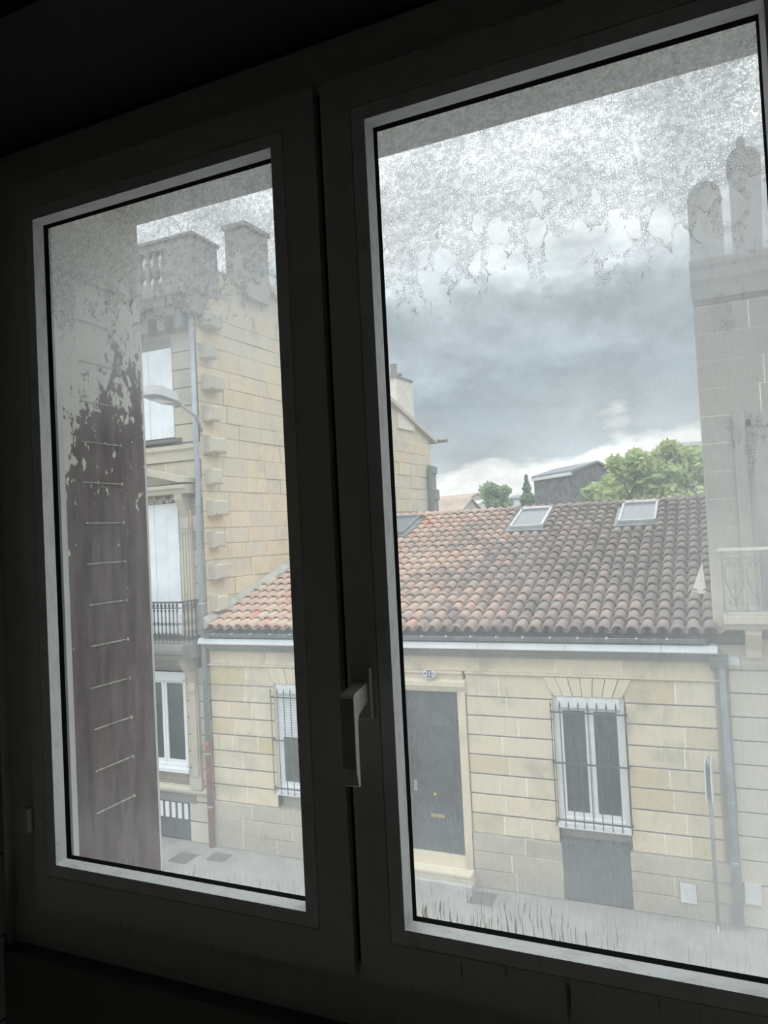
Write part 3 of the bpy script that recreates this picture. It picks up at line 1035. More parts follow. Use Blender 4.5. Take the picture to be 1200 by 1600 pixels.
# skylights
for i, (a, b) in enumerate(SKY):
    def sp(x_, y_, up):
        return (x_, y_ - up * math.sin(ang), roof_z(y_) + up * math.cos(ang))
    m = MB()
    fw = .055
    def slab(xa, xb, ya, yb, u0_, u1_, mb):
        vs = [sp(xa, ya, u0_), sp(xb, ya, u0_), sp(xb, yb, u0_), sp(xa, yb, u0_), sp(xa, ya, u1_), sp(xb, ya, u1_), sp(xb, yb, u1_), sp(xa, yb, u1_)]
        mb.poly(vs, [(0, 3, 2, 1), (4, 5, 6, 7), (0, 1, 5, 4), (1, 2, 6, 5), (2, 3, 7, 6), (3, 0, 4, 7)])
    slab(a, a + fw, SKY_Y0, SKY_Y1, -.05, .13, m)
    slab(b - fw, b, SKY_Y0, SKY_Y1, -.05, .13, m)
    slab(a + fw, b - fw, SKY_Y0, SKY_Y0 + .05, -.05, .12, m)
    slab(a + fw, b - fw, SKY_Y1 - .12, SKY_Y1, -.05, .15, m)
    sk = m.build('skylight', 'zinc_mid' if i != 2 else 'zinc_dark', house)
    gm = MB()
    slab(a + fw, b - fw, SKY_Y0 + .05, SKY_Y1 - .12, .09, .11, gm)
    gm.build('skylight_pane', 'skylight_glass', sk)
    fl = MB()
    slab(a - .09, b + .09, SKY_Y0 - .15, SKY_Y0, .02, .06, fl)
    slab(a - .09, a, SKY_Y0, SKY_Y1 + .05, .0, .05, fl)
    slab(b, b + .09, SKY_Y0, SKY_Y1 + .05, .0, .05, fl)
    fl.build('skylight_flashing', 'zinc_dark', sk)
# pale flashing along the left party wall, drip patch at the right edge
fv = MB()
for y0, y1 in ((EAVE_Y + .1, RIDGE_Y),):
    a0, a1 = wall_x(y0), wall_x(y1)
    fv.poly([(a0, y0, roof_z(y0) - .02), (a0 + .13, y0, roof_z(y0) + .02), (a1 + .13, y1, roof_z(y1) + .02), (a1, y1, roof_z(y1) - .02),
             (a0, y0, roof_z(y0) + .20), (a0 + .11, y0, roof_z(y0) + .10), (a1 + .11, y1, roof_z(y1) + .10), (a1, y1, roof_z(y1) + .20)],
            [(0, 3, 2, 1), (4, 5, 6, 7), (0, 1, 5, 4), (1, 2, 6, 5), (2, 3, 7, 6), (3, 0, 4, 7)])
fv.build('verge_flashing', 'lead_flashing', house)
vc = MB()
vc.poly([(-.36, 12.55, roof_z(12.55) + .08), (-.13, 12.55, roof_z(12.55) + .08), (-.13, 12.95, roof_z(12.95) + .08), (-.17, 12.75, roof_z(12.75) + .50)],
        [(0, 1, 3), (1, 2, 3), (2, 0, 3), (0, 2, 1)])
vc.build('roof_vent', 'render_pale', house)

# ================================================================== TALL HOUSE to the left of it
rng = random.Random(31)
tall = thing('tall_house', (-11, YF, 0), 'tall carved stone house with gable wall, balcony and white shutters', 'house')
K = .075


def smap(s, d, z):      # side wall; s runs back from the street, d grows towards the low house
    return (-8.97 + K * s + d, YF + .0 + s, z)


GAB = [(0, 0), (0, 10.95), (.75, 11.35), (2.3, 11.38), (11.3, 8.62), (10.75, 8.55), (10.75, 0)]


def gable_top(s):
    for (a, za), (b, zb_) in zip(GAB[1:4], GAB[2:5]):
        if a <= s <= b:
            return za + (zb_ - za) * (s - a) / (b - a)
    return 8.6


sw = MB()
prof = [(.22, 0), (.22, 11.05), (.75, 11.35), (2.3, 11.38), (10.75, 8.78), (10.75, 0)]
n = len(prof)
vs = [smap(s, -.03, z) for s, z in prof] + [smap(s, -2.6, z) for s, z in prof]
sw.poly(vs, [tuple(range(n)), tuple(range(n, 2 * n))[::-1]] + [(i, (i + 1) % n, (i + 1) % n + n, i + n) for i in range(n)])
sw.build('side_wall', 'stone_side', tall)
# single stones where the side wall shows
zs, cs = 4.1, []
while zs < 11.4:
    h_ = rng.uniform(.30, .42)
    cs.append((zs, zs + h_))
    zs += h_
for z0, z1 in cs:
    for s0, s1 in ((.02, 3.7), (7.6, 10.74)):
        zt_ = min(gable_top(s0), gable_top(s1)) if s0 > 1 else min(gable_top(s0 + .4), gable_top(s1))
        if z1 > zt_ or z1 < roof_z(YF + s0) - .3:
            continue
        u = s0
        while u < s1 - .05:
            w_ = min(rng.uniform(.42, .95), s1 - u)
            if s1 - u - w_ < .2:
                w_ = s1 - u
            d1 = rng.uniform(-.008, .014)
            stone_box(u + .004, u + w_ - .004, -.05, d1, z0 + .004, z1 - .004, smap, .008).build('stone_block', rng.choice(['stone_side', 'stone_side', 'stone_tan']), tall)
            u += w_
# toothing stones left standing out at the corner
zz = 4.45
k = 0
while zz < 10.4:
    stone_box(.10, .40 + .16 * (k % 2), -.02, .20, zz, zz + .30, smap, .03).build('toothing_stone', 'stone_left', tall)
    zz += .62
    k += 1
# roof: back slope with overhang, parapet end
def slope_pt(s, d, up=0):
    return smap(s, d, 11.40 + (8.72 - 11.40) * (s - 2.3) / (10.9 - 2.3) + up)
rr_ = MB()
vs = [slope_pt(2.3, .10), slope_pt(11.15, .10), slope_pt(11.15, -3.0), slope_pt(2.3, -3.0), slope_pt(2.3, .10, .13), slope_pt(11.15, .10, .13), slope_pt(11.15, -3, .13), slope_pt(2.3, -3, .13)]
rr_.poly(vs, [(0, 3, 2, 1), (4, 5, 6, 7), (0, 1, 5, 4), (1, 2, 6, 5), (2, 3, 7, 6), (3, 0, 4, 7)])
rr_.build('roof', 'far_wall', tall)
MB().tube([smap(11.2, .42, 8.74), smap(11.2, -1.5, 8.74)], .07, 8).build('back_gutter', 'zinc_dark', tall)
MB().prism_y([(-8.12, 6.3), (-7.98, 6.3), (-7.98, 6.75), (-7.93, 6.8), (-7.93, 7.1), (-8.02, 7.15), (-8.02, 7.6), (-7.97, 7.65), (-7.97, 7.85), (-8.12, 7.9)], YF + 10.35, YF + 10.78).build('cornice_end', 'stone_dark', tall)
# chimney on the back slope
ch = MB()
def qbox(mb, s0, s1, d0, d1, z0, z1):
    vs = [smap(s, d, z) for z in (z0, z1) for s, d in ((s0, d0), (s1, d0), (s1, d1), (s0, d1))]
    mb.poly(vs, [(0, 3, 2, 1), (4, 5, 6, 7), (0, 1, 5, 4), (1, 2, 6, 5), (2, 3, 7, 6), (3, 0, 4, 7)])
qbox(ch, 8.55, 9.65, -.45, .02, 8.9, 10.42)
chim = ch.build('chimney', 'render_pale', tall)
c2 = MB()
qbox(c2, 8.48, 9.6, -.5, .06, 10.42, 10.48)
c2.build('chimney_cap', 'stone_dark', chim)
pcen = smap(8.85, -.2, 0)
MB().lathe(pcen[0], pcen[1], [(.12, 10.48), (.10, 10.86), (.12, 10.88), (.09, 10.88)], 10).build('chimney_pot', 'stone_dark', chim)
pcen = smap(9.25, -.2, 0)
MB().lathe(pcen[0], pcen[1], [(.06, 10.48), (.05, 10.58), (.09, 10.66)], 8).build('chimney_pot', 'stone_dark', chim)
# big stack by the street front
st = MB()
qbox(st, 1.55, 2.35, -.42, .10, 11.0, 12.52)
qbox(st, 1.50, 2.40, -.46, .14, 12.52, 12.62)
st.build('chimney_stack', 'chimney_stone', tall)
# street front
fb = MB()
fb.box(-13.2, -8.98, YF + .15, YF + .4, 0, 10.9)
fb.build('front_wall', 'mortar_dark', tall)
LX1 = -9.56
openL = [(-10.75, LX1, 1.36, 3.30), (-10.75, LX1, 4.0, 6.63), (-10.75, LX1, 7.88, 9.80), (-10.6, LX1 - .02, .03, .75)]
lc = [.78 + .325 * i for i in range(9)]
crs = [(0, .40), (.40, .78)] + [(lc[i], lc[i + 1]) for i in range(8)]
crs += [(4.0 + .335 * i, 4.335 + .335 * i) for i in range(8)] + [(7.05 + .36 * i, 7.41 + .36 * i) for i in range(8)]
ashlar(tall, crs, -11.9, -8.99, openL, fmap, [('stone_left', 3), ('stone_right', 1)], .6, 1.0, gh=.010, rng=rng)
# window of the street floor with curtains
house_window(tall, -10.72, LX1 - .0, 1.40, 3.28, False)
box('roller_box', 'white_paint', tall, -10.74, LX1 + .01, YF - .02, YF + .1, 3.14, 3.28)
# moulded pilaster with console beside it
pil = MB()
pil.box(-9.44, -9.24, YF - .06, YF + .05, 1.25, 3.0).box(-9.41, -9.27, YF - .085, YF - .06, 1.3, 2.95)
pil.box(-9.47, -9.21, YF - .09, YF + .05, 1.05, 1.25)
pil.build('pilaster', 'stone_left', tall)
MB().prism_x([(YF + .05, 2.85), (YF - .08, 2.85), (YF - .12, 2.95), (YF - .10, 3.1), (YF - .2, 3.3), (YF - .34, 3.5), (YF - .36, 3.62), (YF + .05, 3.62)], -9.42, -9.26).build('console', 'stone_left', tall)
MB().prism_x([(YF + .05, .93), (YF - .05, .93), (YF - .08, .98), (YF - .08, 1.02), (YF - .02, 1.06), (YF + .05, 1.06)], -11.9, -8.99).build('string_course', 'stone_left', tall)
# basement window with pale bars
bw_ = MB().box(-10.6, LX1 - .02, YF + .02, YF + .08, .03, .75).build('basement_window', 'cellar_board', tall)
for k in range(6):
    xx = -10.5 + k * .155
    box('basement_bar', 'white_paint', bw_, xx, xx + .09, YF - .0, YF + .02, .42, .72)
box('basement_lintel', 'stone_dark', tall, -10.75, LX1 + .15, YF - .012, YF + .1, .75, .93)
# balcony
MB().prism_x([(YF + .1, 3.62), (YF - .50, 3.62), (YF - .52, 3.70), (YF - .58, 3.73), (YF - .60, 3.80), (YF - .60, 3.90), (YF + .1, 3.92)], -11.9, -9.12).build('balcony_slab', 'stone_cornice', tall)
bal = MB()
yb_ = YF - .52
bal.box(-11.9, -9.17, yb_ - .02, yb_ + .02, 4.68, 4.71).box(-11.9, -9.17, yb_ - .015, yb_ + .015, 4.58, 4.60).box(-11.9, -9.17, yb_ - .015, yb_ + .015, 3.98, 4.01)
bal.box(-9.20, -9.17, yb_ - .02, YF, 4.68, 4.71).box(-9.20, -9.17, yb_ - .02, YF, 3.98, 4.01).box(-11.9, -9.17, yb_ - .012, yb_ + .012, 4.28, 4.30)
rail = bal.build('balcony_railing', 'iron', tall)
bx = -10.55
while bx < -9.17:
    b = MB()
    b.lathe(bx, yb_, [(.010, 3.92), (.010, 4.06), (.026, 4.10), (.012, 4.16), (.012, 4.24), (.028, 4.29), (.012, 4.34), (.012, 4.50), (.026, 4.54), (.010, 4.58), (.030, 4.64), (.010, 4.68)], 6)
    b.build('baluster', 'iron', rail)
    bx += .092
for j in range(1, 5):
    b = MB().lathe(-9.185, yb_ + j * .11, [(.010, 3.92), (.026, 4.10), (.012, 4.20), (.028, 4.29), (.012, 4.40), (.026, 4.54), (.030, 4.64), (.010, 4.68)], 6)
    b.build('baluster', 'iron', rail)
# tall white shutters of the balcony door and of the upper window
for (z0, z1) in ((4.02, 6.60), (7.90, 9.68)):
    for a, b in ((-10.74, -10.16), (-10.15, -9.565)):
        lf = MB().box(a, b, YF - .015, YF + .03, z0, z1).build('shutter_leaf', 'white_shutter', tall)
        box('leaf_batten', 'white_shutter', lf, a + .27, a + .30, YF - .022, YF - .015, z0 + .1, z1 - .1)
MB().prism_y([(-10.75, 9.68), (LX1, 9.64), (LX1, 9.80), (-9.9, 9.84), (-10.2, 9.86), (-10.75, 9.80)], YF - .005, YF + .1).build('window_arch', 'stone_dark', tall)
# carved frame of the balcony door: pilaster, consoles, pediment
pl = MB()
pl.box(-9.50, -9.22, YF - .05, YF + .02, 4.0, 6.45)
for xx in (-9.47, -9.40, -9.33, -9.27):
    pl.box(xx, xx + .03, YF - .075, YF - .05, 4.55, 6.2)
pl.box(-9.53, -9.19, YF - .08, YF + .02, 4.0, 4.42)
pl.build('fluted_pilaster', 'stone_left', tall)
MB().prism_x([(YF + .02, 6.0), (YF - .08, 6.0), (YF - .11, 6.1), (YF - .08, 6.3), (YF - .18, 6.5), (YF - .26, 6.65), (YF - .27, 6.76), (YF + .02, 6.76)], -9.44, -9.26).build('console', 'stone_left', tall)
MB().prism_x([(YF + .02, 6.76), (YF - .28, 6.76), (YF - .30, 6.83), (YF - .34, 6.86), (YF - .34, 6.93), (YF + .02, 6.95)], -11.4, -9.12).build('entablature', 'stone_left', tall)
pd = MB()
pd.prism_y([(-11.3, 6.95), (-11.3, 7.02), (-10.2, 7.32), (-9.1, 7.06), (-9.1, 6.97), (-9.25, 6.97), (-10.2, 7.20), (-11.1, 6.95)], YF - .34, YF + .02)
pd.prism_y([(-11.25, 6.95), (-10.2, 7.25), (-9.2, 6.98)], YF - .10, YF + .02)
pd.build('pediment', 'stone_left', tall)
# carved garland under the pediment
gl = MB()
rg2 = random.Random(3)
for k in range(46):
    xx = -10.3 + k * .0195 + rg2.uniform(-.015, .015)
    zz = 6.68 - .03 * math.sin(k * .5) + rg2.uniform(-.09, .05) * (1 - (k / 46))
    rr0 = rg2.uniform(.022, .045)
    gl.lathe(xx, YF - .06, [(.002, zz - rr0), (rr0, zz), (.002, zz + rr0)], 6)
gl.build('carved_garland', 'stone_left', tall)
# upper string course, cornice, balustrade with pierced openings
MB().prism_x([(YF + .05, 7.42), (YF - .05, 7.42), (YF - .06, 7.60), (YF - .12, 7.64), (YF - .12, 7.72), (YF + .05, 7.75)], -11.9, -8.97).build('string_course', 'stone_left', tall)
MB().prism_x([(YF + .05, 7.78), (YF - .10, 7.80), (YF - .12, 7.86), (YF + .05, 7.88)], -11.9, -9.40).build('window_ledge', 'stone_dark', tall)
for k in range(5):
    xx = -9.20 - k * .42
    box('cornice_bracket', 'stone_dark', tall, xx - .09, xx + .09, YF - .22, YF + .02, 9.98, 10.28)
MB().prism_x([(YF + .1, 10.25), (YF - .24, 10.25), (YF - .28, 10.33), (YF - .38, 10.40), (YF - .42, 10.52), (YF - .48, 10.56), (YF - .48, 10.66), (YF - .1, 10.72), (YF + .4, 10.74)], -11.9, -8.85).build('cornice', 'stone_cornice', tall)
par = MB()
par.box(-9.62, -8.92, YF - .05, YF + .75, 10.72, 11.80)
par.box(-11.9, -9.62, YF - .05, YF + .15, 10.72, 10.98).box(-11.9, -9.62, YF - .05, YF + .15, 11.66, 11.80)
par.box(-11.9, -8.88, YF - .09, YF + .2, 11.80, 11.86).box(-9.1, -8.88, YF + .2, YF + .80, 11.80, 11.86)
par.build('parapet', 'chimney_stone', tall)
xx = -9.70
for k in range(9):
    MB().lathe(xx, YF + .05, [(.085, 10.98), (.085, 11.02), (.045, 11.06), (.04, 11.10), (.095, 11.22), (.10, 11.27), (.06, 11.40), (.045, 11.55), (.075, 11.62), (.085, 11.66)], 8).build('stone_baluster', 'chimney_stone', tall)
    xx -= .205

# rainwater pipe between the two houses: zinc above, red cast iron below
rp = thing('downpipe', (-9.02, YF - .09, 0), 'grey zinc downpipe with red cast foot at the tall house corner', 'downpipe')
MB().tube([(-8.99, YF - .09, 10.3), (-8.99, YF - .09, 6.9), (-9.02, YF - .09, 6.2), (-9.02, YF - .09, 2.0)], .052, 10).build('upper_pipe', 'zinc_pipe', rp, True)
MB().tube([(-9.02, YF - .09, 2.02), (-9.02, YF - .09, 1.9), (-9.02, YF - .09, .02)], [.062, .058, .058], 10).build('lower_pipe', 'pipe_red', rp, True)
for zz in (6.5, 4.6, 1.75, .75):
    MB().lathe(-9.02, YF - .09, [(.055, zz), (.072, zz + .008), (.072, zz + .03), (.055, zz + .04)], 10).build('pipe_collar', 'zinc_pipe', rp)

# street lamp on a bracket
lm = thing('street_lamp', (-8.93, YF, 8.1), 'grey street lamp head on a thin curved arm from the wall', 'lamp')
MB().tube([(-8.93, YF + .03, 7.95), (-8.93, YF - .04, 8.10), (-8.93, YF - .12, 8.22), (-8.94, YF - .35, 8.31), (-8.95, YF - .62, 8.42)], [.026, .028, .028, .026, .03], 8).build('arm', 'lamp_grey', lm, True)
hm = MB()
top = [(-9.0, 11.04), (-8.90, 11.04), (-8.74, 10.78), (-8.74, 10.30), (-8.82, 10.17), (-9.08, 10.17), (-9.16, 10.30), (-9.16, 10.78)]
n = len(top)
vs = [(a, b, 8.37 + (11 - b) * .10) for a, b in top] + [(-8.95 + (a + 8.95) * .72, 10.6 + (b - 10.6) * .86, 8.56 + (11 - b) * .09) for a, b in top]
hm.poly(vs, [(i, (i + 1) % n, (i + 1) % n + n, i + n) for i in range(n)] + [tuple(range(n))[::-1], tuple(range(n, 2 * n))])
head = hm.build('lamp_head', 'lamp_grey', lm)
MB().prism_z([(-9.08, 10.72), (-8.82, 10.72), (-8.84, 10.34), (-9.06, 10.34)], 8.385, 8.43).build('lamp_glass', 'lamp_glass', head)

# ================================================================== HOUSE on the right (tall, balcony)
rng = random.Random(41)
right = thing('balcony_house', (1.5, YF, 0), 'pale stone house with wrought iron balcony and two chimneys', 'house')
rb = MB()
rb.box(-.06, 5.0, YF + .15, YF + 7, 0, 9.3)
rb.build('wall', 'stone_right', right)
RW0, RW1 = .52, 1.72
rc_ = [(.60 + .335 * i, .935 + .335 * i) for i in range(9)]
ashlar(right, [(0, .60)] + rc_, .10, 3.4, [(RW0 + .1, RW1, 1.2, 3.4)], fmap, [('stone_right', 1)], .7, 1.2, gh=.009, rng=rng)
up_ = [(3.65 + .40 * i, 4.05 + .40 * i) for i in range(13)]
ashlar(right, up_, -.055, 3.4, [(RW0, RW1, 4.4, 7.15)], fmap, [('stone_right', 1)], .7, 1.2, gh=.0035, gv=.003, jit=.002, groove=.006, rng=rng)
# balcony window with shutters
wr = MB()
wr.box(RW0, RW0 + .07, YF, YF + .15, 4.4, 7.15).box(RW1 - .07, RW1, YF, YF + .15, 4.4, 7.15).box(RW0, RW1, YF, YF + .15, 7.05, 7.25)
wr_ = wr.build('window', 'stone_right', right)
box('shutter_leaf', 'tower_shutter', wr_, RW0 + .07, (RW0 + RW1) / 2, YF + .015, YF + .05, 4.45, 7.07)
box('shutter_leaf', 'tower_shutter', wr_, (RW0 + RW1) / 2 + .005, RW1 - .07, YF + .015, YF + .05, 4.45, 7.07)
house_window(right, RW0 + .12, RW1 - .02, 1.2, 3.38, False)
box('window_surround', 'stone_right', right, RW0 - .16, RW0, YF - .04, YF + .1, 4.4, 7.3)
MB().prism_x([(YF + .1, 9.0), (YF + .0, 8.95), (YF - .02, 9.12), (YF - .06, 9.22), (YF - .07, 9.36), (YF - .10, 9.42), (YF - .10, 9.50), (YF + .6, 9.56)], -.08, 3.4).build('cornice', 'stone_right', right)
MB().prism_x([(YF + .1, 3.62), (YF - .03, 3.62), (YF - .06, 3.68), (YF + .1, 3.72)], .10, 3.4).build('string_course', 'stone_right', right)
MB().prism_x([(YF + .1, 4.24), (YF - .42, 4.24), (YF - .46, 4.30), (YF - .52, 4.33), (YF - .52, 4.43), (YF + .1, 4.45)], .08, 2.1).build('balcony_slab', 'stone_right', right)
for xx in (.34, 1.6):
    MB().prism_x([(YF + .05, 3.80), (YF - .08, 3.80), (YF - .12, 3.92), (YF - .30, 4.08), (YF - .38, 4.16), (YF - .38, 4.24), (YF + .05, 4.24)], xx, xx + .20).build('console', 'stone_pale', right)
MB().box(.09, .25, YF - .03, YF + .02, 3.62, 3.80).build('wall_plate', 'sign_white', right)
yb_ = YF - .46
bl_ = MB()
bl_.box(.06, 2.1, yb_ - .03, yb_ + .03, 5.32, 5.36)
bl_.build('handrail', 'render_pale', right)
rl = MB()
rl.box(.09, 2.1, yb_ - .012, yb_ + .012, 5.20, 5.222).box(.09, 2.1, yb_ - .012, yb_ + .012, 4.86, 4.88).box(.09, 2.1, yb_ - .012, yb_ + .012, 4.49, 4.51)
rl.box(.09, .115, yb_ - .014, yb_ + .014, 4.45, 5.32).box(.09, .115, yb_, YF, 5.30, 5.32).box(.09, .115, yb_, YF, 4.49, 4.51)
rlo = rl.build('balcony_railing', 'iron_pale', right)


def scroll(cx, cz, r0, r1, turns, start, sgn=1, n=26):
    return [(cx + sgn * (r0 + (r1 - r0) * t / n) * math.cos(start + turns * 2 * math.pi * t / n), yb_, cz + (r0 + (r1 - r0) * t / n) * math.sin(start + turns * 2 * math.pi * t / n)) for t in range(n + 1)]


for k in range(7):
    xc = .25 + k * .27
    for sg in (-1, 1):
        MB().tube(scroll(xc + sg * .05, 5.13, .055, .012, 1.4, -.5, sg), .0085, 5).build('scroll', 'iron_pale', rlo)
        MB().tube([(xc + sg * .105, yb_, 5.10), (xc + sg * .12, yb_, 5.0), (xc + sg * .10, yb_, 4.86), (xc + sg * .05, yb_, 4.74), (xc + sg * .005, yb_, 4.66)], .009, 5).build('curved_bar', 'iron_pale', rlo)
        MB().tube(scroll(xc + sg * .055, 4.62, .06, .012, 1.2, 1.4, sg), .0085, 5).build('scroll', 'iron_pale', rlo)
    MB().tube([(xc, yb_, 4.51), (xc, yb_, 4.95), (xc, yb_, 5.0)], [.009, .009, .002], 5).build('upright', 'iron_pale', rlo)
    MB().tube([(xc - .05, yb_, 4.84), (xc, yb_, 4.80), (xc + .05, yb_, 4.84)], .008, 5).build('leaf_bar', 'iron_pale', rlo)
    MB().tube([(xc + .135, yb_, 4.51), (xc + .135, yb_, 4.80)], [.009, .003], 5).build('upright', 'iron_pale', rlo)
# two chimneys above the roof edge
pr = [(-.055, 8.9), (.405, 8.9)] + [(.175 + .23 * math.cos(t * math.pi / 10), 10.45 + .27 * math.sin(t * math.pi / 10)) for t in range(11)]
MB().prism_y(pr, YF + .12, YF + .9).build('chimney', 'chimney_stone', right)
c2 = MB()
sx_ = 13.0 / 11.6
def cpt(x_, z_): return (x_ * sx_, 5.8 + (z_ - 5.8) * sx_)
c2.prism_y([cpt(.525, 9.0), cpt(.865, 9.0), cpt(.925, 10.63), cpt(.93, 10.86), cpt(.87, 10.98), cpt(.80, 11.02), cpt(.62, 11.03), cpt(.56, 10.99), cpt(.505, 10.92), cpt(.53, 10.72)], 13.0, 13.6)
cst = c2.build('chimney', 'chimney_stone', right)
ax, az = cpt(.705, 11.02)
MB().lathe(ax, 13.3, [(.075, az), (.065, az + .24), (.07, az + .25), (.05, az + .30)], 10).build('chimney_pot', 'chimney_stone', cst)
box('meter_box', 'meter_box', right, .135, .345, YF - .05, YF + .02, .345, .615)

# ================================================================== road sign in front of the pipes
sg_ = thing('road_sign', (-.235, 11.42, 0), 'two back to back white sign plates seen edge on, on a thin pole', 'sign')
MB().tube([(-.235, 11.42, 0), (-.235, 11.42, 2.40)], .028, 8).build('pole', 'iron_pale', sg_, True)
for dx_, mt in ((-.055, 'sign_white'), (.022, 'sign_white')):
    m = MB()
    m.prism_z([(-.235 + dx_, 11.22), (-.235 + dx_ + .012, 11.22), (-.235 + dx_ + .035, 11.62 - .05), (-.235 + dx_ + .023, 11.62 - .05)], 1.83, 2.37)
    m.build('sign_plate', mt, sg_)
box('clamp', 'sign_back', sg_, -.28, -.20, 11.38, 11.46, 2.0, 2.04)
box('clamp', 'sign_back', sg_, -.28, -.20, 11.38, 11.46, 2.24, 2.28)
box('marker_stub', 'sign_white', sg_, -.245, -.225, 11.33, 11.345, .0, .08)

# ================================================================== BEYOND THE ROOF


def gable_house(name, corners, eave, ridge, wmat, rmat, label, cat='house', split=True):
    """corners A, B, C (B the near corner); ridge parallel to A-B, gable on B-C"""
    A, B, C = [Vector((*q, 0)) for q in corners]
    D = A + (C - B)
    t = thing(name, ((B.x + D.x) / 2, (B.y + D.y) / 2, 0), label, cat)
    m = MB()
    mid0, mid1 = (B + C) / 2, (A + D) / 2
    up = lambda q, z: (q.x, q.y, z)
    vs = [up(A, 0), up(B, 0), up(C, 0), up(D, 0), up(A, eave), up(B, eave), up(C, eave), up(D, eave), up(mid0, ridge - .06), up(mid1, ridge - .06)]
    m.poly(vs, [(0, 1, 5, 4), (1, 2, 6, 8, 5), (2, 3, 7, 6), (3, 0, 4, 9, 7), (0, 3, 2, 1)])
    m.build('wall', wmat, t)
    r = MB()
    ov = .12
    n_ = (B - A).normalized()
    w_ = (C - B).normalized()
    for P, Q, s in ((A, B, -1), (D, C, 1)):
        p0, p1 = P - n_ * ov + w_ * s * ov, Q + n_ * ov + w_ * s * ov
        q0, q1 = mid1 - n_ * ov, mid0 + n_ * ov
        vs = [up(p0, eave - .04), up(p1, eave - .04), up(q1, ridge), up(q0, ridge), up(p0, eave + .10), up(p1, eave + .10), up(q1, ridge + .12), up(q0, ridge + .12)]
        r.poly(vs, [(0, 3, 2, 1), (4, 5, 6, 7), (0, 1, 5, 4), (1, 2, 6, 5), (2, 3, 7, 6), (3, 0, 4, 7)])
    r.build('roof', rmat, t)
    return t, A, B, C


dk, A, B, C = gable_house('dark_house', ((-9.35, 43.0), (-6.58, 40.0), (-4.7, 44.6)), 8.58, 9.12, 'dark_rubble', 'far_slate', 'dark grey gabled house behind the tiled ridge beside the leafy tree')
nn = (B - A).normalized()
oo = Vector((nn.y, -nn.x, 0))
e = MB()
for q, z in ((A, 8.45), (B, 8.45)):
    pass
vs = [tuple(A + oo * .16 + Vector((0, 0, 8.40))), tuple(B + oo * .16 + Vector((0, 0, 8.40))), tuple(B + oo * .02 + Vector((0, 0, 8.40))), tuple(A + oo * .02 + Vector((0, 0, 8.40)))]
vs += [(a, b, c + .17) for a, b, c in vs]
e.poly(vs, [(0, 3, 2, 1), (4, 5, 6, 7), (0, 1, 5, 4), (1, 2, 6, 5), (2, 3, 7, 6), (3, 0, 4, 7)])
e.build('eave_board', 'far_white', dk)
w = MB()
cc = (C - B).normalized()
so = Vector((cc.y, -cc.x, 0))
p0 = B + cc * 1.75 + so * .05
p1 = B + cc * 2.45 + so * .05
vs = [(p0.x, p0.y, 6.9), (p1.x, p1.y, 6.9), (p1.x, p1.y, 7.75), (p0.x, p0.y, 7.75)]
vs += [(a - so.x * .1, b - so.y * .1, c) for a, b, c in vs]
w.poly(vs, [(0, 1, 2, 3), (4, 7, 6, 5), (0, 4, 5, 1), (1, 5, 6, 2), (2, 6, 7, 3), (3, 7, 4, 0)])
w.build('window', 'iron', dk)
w2 = MB()
vs = [(p0.x + so.x * .02, p0.y + so.y * .02, 7.78), (p1.x + so.x * .02, p1.y + so.y * .02, 7.78), (p1.x + so.x * .02, p1.y + so.y * .02, 8.05), (p0.x + so.x * .02, p0.y + so.y * .02, 8.05)]
vs += [(a - so.x * .1, b - so.y * .1, c) for a, b, c in vs]
w2.poly(vs, [(0, 1, 2, 3), (4, 7, 6, 5), (0, 4, 5, 1), (1, 5, 6, 2), (2, 6, 7, 3), (3, 7, 4, 0)])
w2.build('window_lintel', 'far_white', dk)

blk = thing('apartment_block', (-1.0, 62, 0), 'pale flat roofed block rising behind the leafy tree', 'building')
MB().box(-2.1, 1.4, 60, 66, 0, 11.2).build('wall', 'far_wall', blk)
MB().box(-2.2, 1.5, 59.85, 66.1, 11.2, 11.5).build('roof', 'far_white', blk)
for i in range(3):
    for j in range(3):
        box('window', 'iron', blk, -1.75 + i * 1.05, -1.15 + i * 1.05, 59.97, 60.02, 2.6 + j * 3, 4.0 + j * 3)

f1, *_ = gable_house('far_house', ((-30.0, 74), (-22.6, 70), (-20.9, 76)), 8.35, 9.35, 'far_wall', 'far_roof', 'distant tan roofed house just beside the gable wall')
f2, *_ = gable_house('far_house', ((-22.0, 60), (-18.0, 58), (-17.0, 62)), 7.35, 8.05, 'far_white', 'far_white', 'distant house with a very pale roof left of the bushy tree')
f3, *_ = gable_house('far_house', ((-23.2, 90), (-17.6, 88), (-16.4, 94)), 9.2, 9.7, 'far_white', 'far_slate', 'distant white walled house between the bushy tree and the conifer')
box('window', 'iron', f3, -19.1, -18.5, 88.2, 88.35, 7.4, 8.7)
f4, *_ = gable_house('far_house', ((-19.8, 50), (-15.9, 49.0), (-15.2, 52)), 6.9, 7.9, 'far_wall', 'far_roof', 'distant low brown roof ending right at the ridge behind the first skylight gap')
chs = thing('chimney_stack', (-20.3, 72, 6), 'squat distant chimney above the tan roof', 'chimney')
MB().box(-20.75, -19.9, 71.6, 72.4, 6, 9.05).build('stack', 'far_wall', chs)
MB().box(-20.85, -19.8, 71.5, 72.5, 9.05, 9.35).build('cap', 'stone_dark', chs)


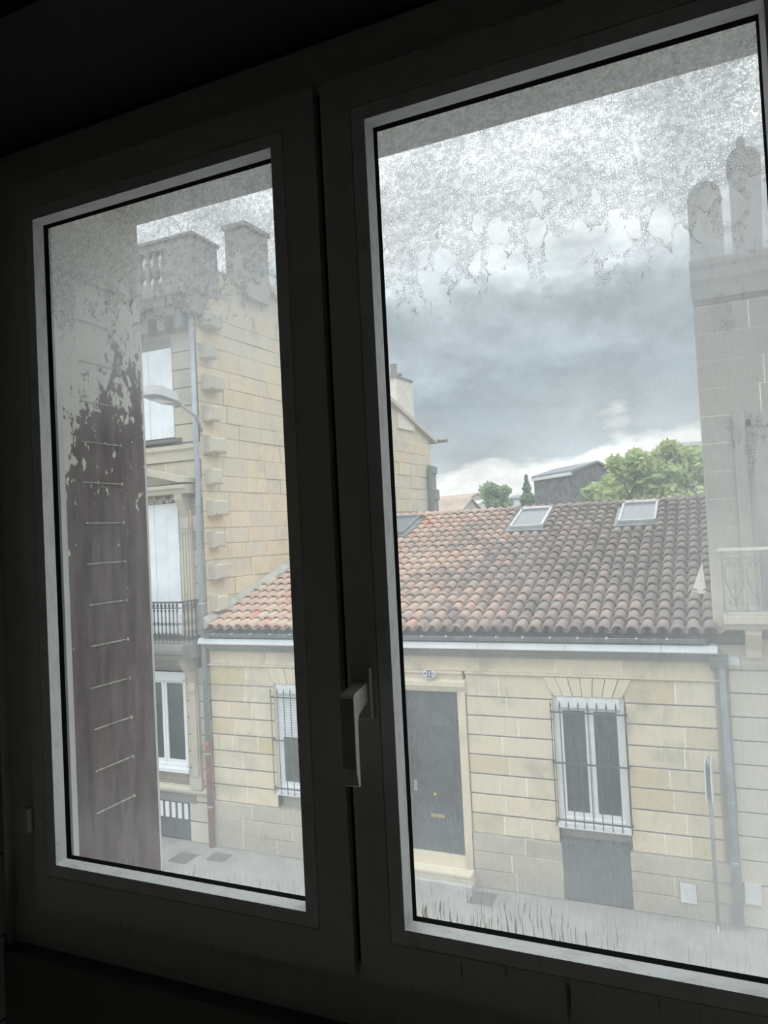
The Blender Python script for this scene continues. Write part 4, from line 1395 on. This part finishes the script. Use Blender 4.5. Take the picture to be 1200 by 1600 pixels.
def tree(name, x, y, z0, ztop, rad, mat, label, n=5200, cone=False, leaf=.17, seed=1, lobes=None):
    t = thing(name, (x, y, 0), label, 'tree')
    rg = random.Random(seed)
    trunk = MB().tube([(x, y, 0), (x + .1, y, z0), (x, y, z0 + (ztop - z0) * .55)], [.28, .2, .08], 8)
    tk = trunk.build('trunk', 'bark', t)
    if lobes is None:
        lobes = []
        for k in range(18):
            a = rg.uniform(0, 2 * math.pi)
            r = rad * math.sqrt(rg.random()) * .75
            zz = rg.uniform(z0, ztop - .5)
            lobes.append((x + r * math.cos(a), y + r * math.sin(a), zz, rad * rg.uniform(.25, .45)))
    br = MB()
    for l in lobes:
        br.tube([(x, y, z0 + .2 * (l[2] - z0)), ((x + l[0]) / 2, (y + l[1]) / 2, (z0 + l[2]) / 2 + .2), l[:3]], [.07, .05, .02], 5)
    br.build('branches', 'bark', t)
    lf = MB()
    for _ in range(n):
        if cone:
            f_ = rg.random() ** .8
            zz = ztop - f_ * (ztop - z0)
            r = rad * f_ * (0.35 + .65 * rg.random()) * (.75 + .25 * math.sin(zz * 9))
            a = rg.uniform(0, 2 * math.pi)
            c = Vector((x + r * math.cos(a), y + r * math.sin(a), zz - r * .25))
        else:
            l = rg.choice(lobes)
            d = Vector((rg.gauss(0, 1), rg.gauss(0, 1), rg.gauss(0, 1))).normalized() * l[3] * (.45 + .6 * rg.random())
            c = Vector(l[:3]) + d
        u = Vector((rg.gauss(0, 1), rg.gauss(0, 1), rg.gauss(0, 1))).normalized()
        v = u.orthogonal().normalized()
        s = leaf * rg.uniform(.6, 1.3)
        lf.poly([c - u * s, c - v * s * .5, c + u * s, c + v * s * .5], [(0, 1, 2, 3)])
    tag(lf.build('foliage', mat, t), kind='stuff')
    return t


rg = random.Random(8)
L = []
for (px_, zz, rr0) in ((-4.5, 6.6, .8), (-4.0, 7.4, .7), (-3.35, 8.0, .6), (-3.2, 7.1, .8), (-2.6, 8.3, .55), (-2.4, 7.3, .8), (-1.9, 8.6, .55), (-1.7, 7.6, .8), (-1.3, 8.6, .5), (-1.0, 7.5, .8), (-.4, 8.2, .7), (.2, 7.4, .9),
                       (-4.8, 7.1, .45), (-3.0, 6.3, .8), (-1.5, 6.4, .9), (-.3, 6.4, .9), (-3.75, 8.35, .3), (-2.95, 8.62, .3), (-1.55, 8.95, .3), (-4.3, 6.0, .7)):
    L.append((px_, 35 + rg.uniform(-1.2, 1.2), zz, rr0))
tree('broadleaf_tree', -2.3, 35, 4.0, 9.0, 2.5, 'leaf_green', 'large leafy green tree rising behind the roof ridge', 5200, seed=4, lobes=L, leaf=.21)
tree('bushy_tree', -12.45, 45.5, 6.0, 9.1, 1.15, 'leaf_mid', 'small round bushy tree beside the distant pale roofs', 2600, seed=6, leaf=.14)
tree('conifer', -11.5, 50.5, 5.6, 9.3, 1.5, 'leaf_dark', 'narrow pointed conifer between the white house and the dark house', 2600, True, .13, 9)
